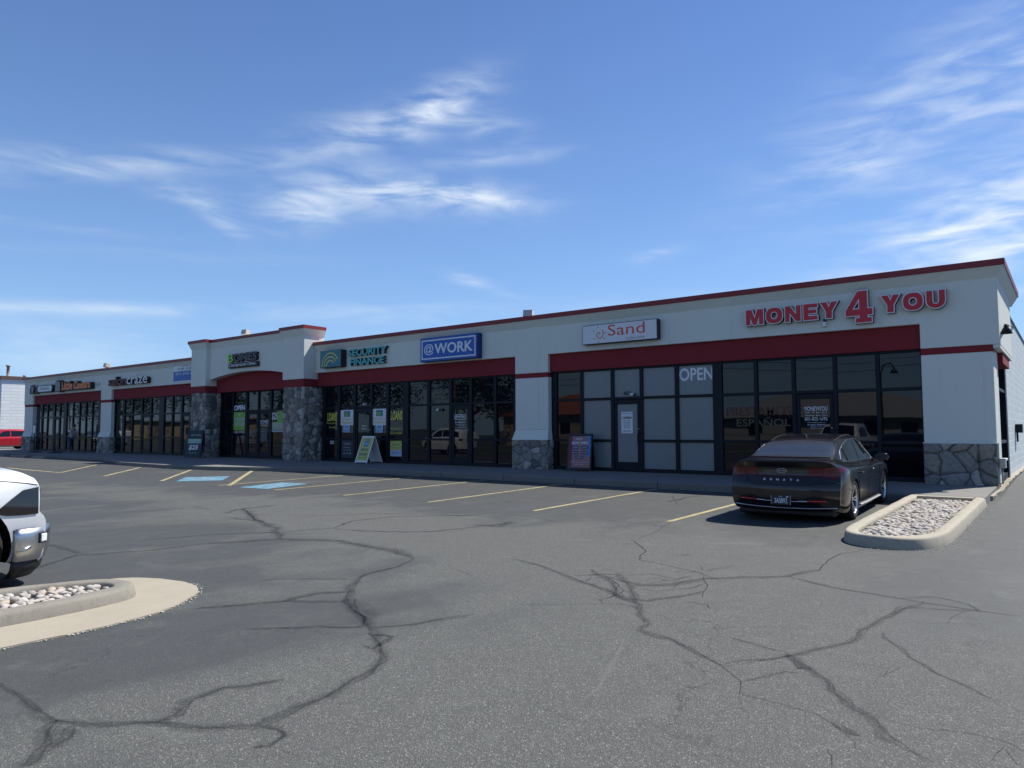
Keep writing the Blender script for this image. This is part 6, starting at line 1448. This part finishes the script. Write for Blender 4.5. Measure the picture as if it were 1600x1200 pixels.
# ================================================================ PERSON walking past the pizza shop
def skin(name, verts, edges, radii, mat, parent, sub=2):
    me = bpy.data.meshes.new(name); me.from_pydata(verts, edges, []); o = bpy.data.objects.new(name, me); COL.objects.link(o)
    md = o.modifiers.new('s', 'SKIN'); md.use_smooth_shade = True
    for i, r in enumerate(radii): me.skin_vertices[0].data[i].radius = (r, r) if not isinstance(r, tuple) else r
    me.skin_vertices[0].data[0].use_root = True
    s = o.modifiers.new('ss', 'SUBSURF'); s.levels = sub; s.render_levels = sub; me.materials.append(mat); o.parent = parent; return o
man = empty('person', (-47.75, 18.35, .3), R(0)); tag(man, 'person in pale shirt, dark cap and blue jeans striding past the pizza shop', 'person')
plain('skin', (.38, .22, .15), .6); plain('shirt', (.46, .50, .60), .8, bump=.2); plain('jeans', (.03, .05, .13), .85, bump=.2); plain('cap_cloth', (.02, .02, .03), .8); plain('shoe', (.05, .05, .05), .6)
# heading +x (to the right in the picture), leaning forward
Vb = [(0, 0, .88), (.10, 0, 1.05), (.24, 0, 1.24), (.33, 0, 1.36), (.39, 0, 1.44), (.44, 0, 1.56),          # pelvis..head
      (.30, -.17, 1.31), (.46, -.20, 1.12), (.66, -.16, 1.22), (.74, -.15, 1.25),                            # near arm reaching forward
      (.30, .17, 1.31), (.36, .24, 1.06), (.50, .22, .90), (.55, .21, .84),
      (.02, -.09, .82), (.18, -.09, .48), (.08, -.09, .10), (.20, -.09, .05),                                # front leg
      (-.03, .09, .82), (-.16, .09, .46), (-.50, .09, .16), (-.42, .09, .05)]                                # rear leg
Eb = [(0, 1), (1, 2), (2, 3), (3, 4), (4, 5), (3, 6), (6, 7), (7, 8), (8, 9), (3, 10), (10, 11), (11, 12), (12, 13), (0, 14), (14, 15), (15, 16), (16, 17), (0, 18), (18, 19), (19, 20), (20, 21)]
Rb = [.13, .12, .145, .10, .055, .10, .055, .042, .034, .04, .055, .042, .034, .04, .085, .058, .042, .04, .085, .058, .042, .04]
skin('body', Vb, Eb, Rb, MT['skin'], man)
k = lambda l, a: [Vb[i] for i in l]
skin('shirt', [Vb[i] for i in (1, 0, 2, 3, 6, 10)] + [(.40, -.19, 1.19), (.34, .21, 1.16)], [(1, 0), (0, 2), (2, 3), (3, 4), (3, 5), (4, 6), (5, 7)], [.135, .145, .16, .115, .072, .072, .06, .06], MT['shirt'], man)
skin('jeans', [Vb[i] for i in (0, 14, 15, 16, 18, 19, 20)], [(0, 1), (1, 2), (2, 3), (0, 4), (4, 5), (5, 6)], [.14, .10, .072, .062, .10, .072, .062], MT['jeans'], man)
skin('shoe', [(.06, -.09, .05), (.14, -.09, .045), (.26, -.09, .035)], [(0, 1), (1, 2)], [.048, .05, .038], MT['shoe'], man); skin('shoe', [(-.50, .09, .12), (-.45, .09, .07), (-.37, .09, .035)], [(0, 1), (1, 2)], [.045, .05, .036], MT['shoe'], man)
MB().lathe([(0, .075), (.06, .065), (.105, .02), (.112, -.02), (.09, -.02)], Matrix.Translation((.45, 0, 1.60)) @ Matrix.Rotation(R(25), 4, 'Y'), 16).box(.50, .64, -.06, .06, 1.555, 1.57).build('cap', MT['cap_cloth'], man, local=True)
# a face and fingers, tiny from here
fb = MB()
for s in (-1, 1): fb.lathe([(0, .012), (.012, 0)], Matrix.Translation((.535, s * .035, 1.555)) @ Matrix.Rotation(R(90), 4, 'Y'), 8)
fb.build('eyes', MT['cap_cloth'], man, local=True)
for (hx, hy, hz, dx, dz) in ((.74, -.15, 1.25, .07, .02), (.55, .21, .84, .05, -.06)):
    h = MB()
    for f_ in range(4): h.tube([(hx, hy - .03 + f_ * .02, hz), (hx + dx * (.8 + .1 * (f_ % 3)), hy - .03 + f_ * .02, hz + dz - .01), (hx + dx * 1.15, hy - .03 + f_ * .02, hz + dz - .035)], [.010, .009, .007], 6)
    h.tube([(hx - .01, hy - .03, hz), (hx + .03, hy - .05, hz + .03)], [.011, .008], 6); h.build('fingers', MT['skin'], man, local=True)

# ================================================================ ACROSS THE STREET (behind the photographer, seen mirrored in the shop glass)
def strip_(name, x0, x1, y0, y1, z, mat):
    m_ = MB(); n = 12
    for i in range(n): a, b = x0 + (x1 - x0) * i / n, x0 + (x1 - x0) * (i + 1) / n; m_.add([(a, y0, z), (b, y0, z), (b, y1, z), (a, y1, z)], [(0, 1, 2, 3)])
    tag(m_.build(name, MT[mat]), kind='structure')
plain('grass', (.045, .085, .02), .95, var=.5, scale=3.0, bump=.4); plain('road', (.06, .06, .062), .85, var=.2)
strip_('street_pavement', -140, 60, -9.5, -8.2, .012, 'walk'); strip_('lawn', -140, 60, -14, -9.5, .012, 'grass'); strip_('road', -200, 80, -29, -14.2, .012, 'road'); strip_('street_pavement', -140, 60, -31, -29.2, .014, 'walk'); strip_('lawn', -200, 80, -48, -31.2, .02, 'grass')
def leafmat(name, a, b):
    m, N, bb = newmat(name); g_ = N.n('ShaderNodeNewGeometry'); c = N.mix(g_.outputs['Random Per Island'], a, b); setb(N, bb, Base_Color=c, Roughness=.6); return m
MT['leaf'] = leafmat('leaves', (.02, .05, .012), (.07, .13, .03)); plain('bark', (.09, .065, .045), .9, bump=.5)
def tree_meshes(seed, h, w):
    rnd = random.Random(seed); cl = [(Vector((rnd.gauss(0, w * .30), rnd.gauss(0, w * .30), h * (.50 + .30 * rnd.random() + .1 * rnd.gauss(0, 1)))), w * rnd.uniform(.14, .26)) for _ in range(16)]
    m_ = MB()
    for c, r in cl:
        for k in range(240):
            d = Vector((rnd.gauss(0, 1), rnd.gauss(0, 1), rnd.gauss(0, .8))).normalized() * r * rnd.uniform(.55, 1.05); p = c + d; s = rnd.uniform(.12, .27)
            a = Vector((rnd.gauss(0, 1), rnd.gauss(0, 1), rnd.gauss(0, 1))).normalized(); b = a.orthogonal().normalized(); m_.add([p + a * s, p + b * s * .6, p - a * s, p - b * s * .6], [(0, 1, 2, 3)])
    t = MB().tube([(0, 0, -.2), (.05, 0, h * .25), (0, .05, h * .5), (0, 0, h * .75)], [.28, .2, .13, .05], 8)
    for c, r in cl[:7]: t.tube([(0, 0, h * .35), (c.x * .5, c.y * .5, h * .45), tuple(c)], [.10, .06, .03], 6)
    return m_, t
for i, (x, y, h, w, lab) in enumerate(((-84, -36, 11, 11, 'broad leafy tree reflected in the shop glass above the parked white car'), (-68, -40, 12, 10, 'tall leafy tree reflected right of the @WORK door'), (-60, -36, 10, 8, 'leafy tree reflected beside the orange roofed building'), (-104, -42, 12, 12, 'leafy tree reflected in the loan shop transom'), (-116, -33, 12, 12, 'big tree reflected in the pizza shop windows'), (-134, -38, 13, 12, 'big tree reflected in the leftmost shop panes'), (-160, -34, 13, 14, 'wide tree reflected beyond the far end of the street'), (-178, -40, 16, 15, 'tallest tree reflected beyond the far end of the street'), (-205, -40, 16, 18, 'distant round tree reflected low in the far left panes'), (-240, -46, 18, 20, 'most distant tree reflected in the far left panes'), (-88, -24, 8, 7, 'small tree reflected in the drinks shop panes'))):
    f_, t_ = tree_meshes(i, h, w); r = empty('leafy_tree', (x, y, 0)); tag(r, lab, 'tree', 'trees across the street'); f_.build('crown', MT['leaf'], r, local=True); t_.build('trunk', MT['bark'], r, local=True)
plain('tan_wall', (.34, .27, .19), .9); plain('clay_roof', (.30, .085, .04), .8, var=.25, bump=.4); plain('shingle', (.26, .26, .26), .9); plain('pale_wall', (.32, .32, .30), .9)
def house(name, x, y, w, d, h, rh, wall_, roof_, lab):
    r = empty(name, (x, y, 0)); tag(r, lab, 'building'); MB().box(-w / 2, w / 2, -d / 2, d / 2, 0, h).build('wall', MT[wall_], r, local=True); o = .7
    MB().add([(-w / 2 - o, -d / 2 - o, h), (w / 2 + o, -d / 2 - o, h), (w / 2 + o, d / 2 + o, h), (-w / 2 - o, d / 2 + o, h), (-w / 2 + d / 2, 0, h + rh), (w / 2 - d / 2, 0, h + rh)], [(3, 2, 1, 0), (0, 1, 5, 4), (1, 2, 5), (2, 3, 4, 5), (3, 0, 4)]).build('roof', MT[roof_], r, local=True)
    for k in range(-2, 3):
        f_ = MB().box(k * w / 6 - .7, k * w / 6 + .7, d / 2, d / 2 + .06, 1.0, 2.4).build('window', MT['frame'], r, local=True); MB().box(k * w / 6 - .6, k * w / 6 + .6, d / 2 + .06, d / 2 + .07, 1.1, 2.3).build('pane', MT['glass'], f_, local=True)
house('restaurant_building', -49, -42, 20, 12, 3.4, 3.2, 'tan_wall', 'clay_roof', 'tan building with an orange hipped roof mirrored in the @WORK and spa windows')
house('bungalow', -19, -42, 22, 10, 2.8, 2.4, 'pale_wall', 'shingle', 'low house with a grey shingle roof mirrored in the rightmost windows')
house('shop_building', -150, -48, 60, 12, 4.0, .6, 'tan_wall', 'shingle', 'flat roofed tan building mirrored in the left shop windows')
make_suv('parked_car', (-34.5, 1.0, 0), R(90 + 6), 'white_paint_car', 'white sport utility car mirrored in the window left of the @WORK door', group=None)
make_suv('parked_car', (-66.0, -3.0, 0), R(90), 'silver_paint', 'silver car mirrored in the salon windows')
make_suv('parked_car', (-86.0, 1.0, 0), R(80), 'white_paint_car', 'white car mirrored in the salon windows, nearer the pavilion')
make_suv('parked_car', (-97.0, -2.0, 0), R(100), 'silver_paint', 'silver car mirrored low in the pizza shop windows')
make_suv('parked_car', (-108.0, 2.0, 0), R(75), 'white_paint_car', 'white car mirrored low in the leftmost shop windows')
make_suv('parked_car', (2.2, 5.0 - 9, 0), R(-70), 'black_paint', 'dark car mirrored behind the sedan in the rightmost windows')
for i, x in enumerate((-62, -30, 2)):
    r = empty('utility_pole', (x, -30.2, 0)); tag(r, ['wooden utility pole mirrored in the left windows', 'wooden utility pole mirrored in the middle windows', 'wooden utility pole mirrored in the right windows'][i], 'utility pole', 'utility poles across the street')
    MB().tube([(0, 0, 0), (0, 0, 11)], [.16, .11], 10).build('pole', MT['bark'], r, local=True); MB().box(-.06, .06, -1.1, 1.1, 9.9, 10.05).build('crossarm', MT['bark'], r, local=True)
wr = MB()
for (x0, x1) in ((-94, -62), (-62, -30), (-30, 2), (2, 34)):
    for (yo, z) in ((-1.0, 10.1), (0, 10.1), (1.0, 10.1), (0, 8.4), (0, 7.7)):
        wr.tube([(x0 + (x1 - x0) * t, -30.2 + yo, z - 1.6 * (1 - (2 * t - 1) ** 2) * .5) for t in lin(0, 1, 10)], .022, 5)
tag(wr.build('overhead_wires', MT['black']), 'bundle of overhead wires strung between the poles across the street', 'wires')
r = empty('street_lamp', (-9.6, -13.5, 0)); tag(r, 'dark curved street lamp mirrored in the pane above the MONEY4YOU door', 'street lamp')
MB().tube([(0, 0, 0), (0, 0, 5.2), (.2, 0, 5.7), (.6, 0, 5.8), (.8, 0, 5.5)], .05, 8).build('pole', MT['black'], r, local=True); MB().lathe([(0, .15), (.1, .1), (.28, -.2), (0, -.2)], Matrix.Translation((.8, 0, 5.35)), 14).build('lamp_head', MT['black'], r, local=True)
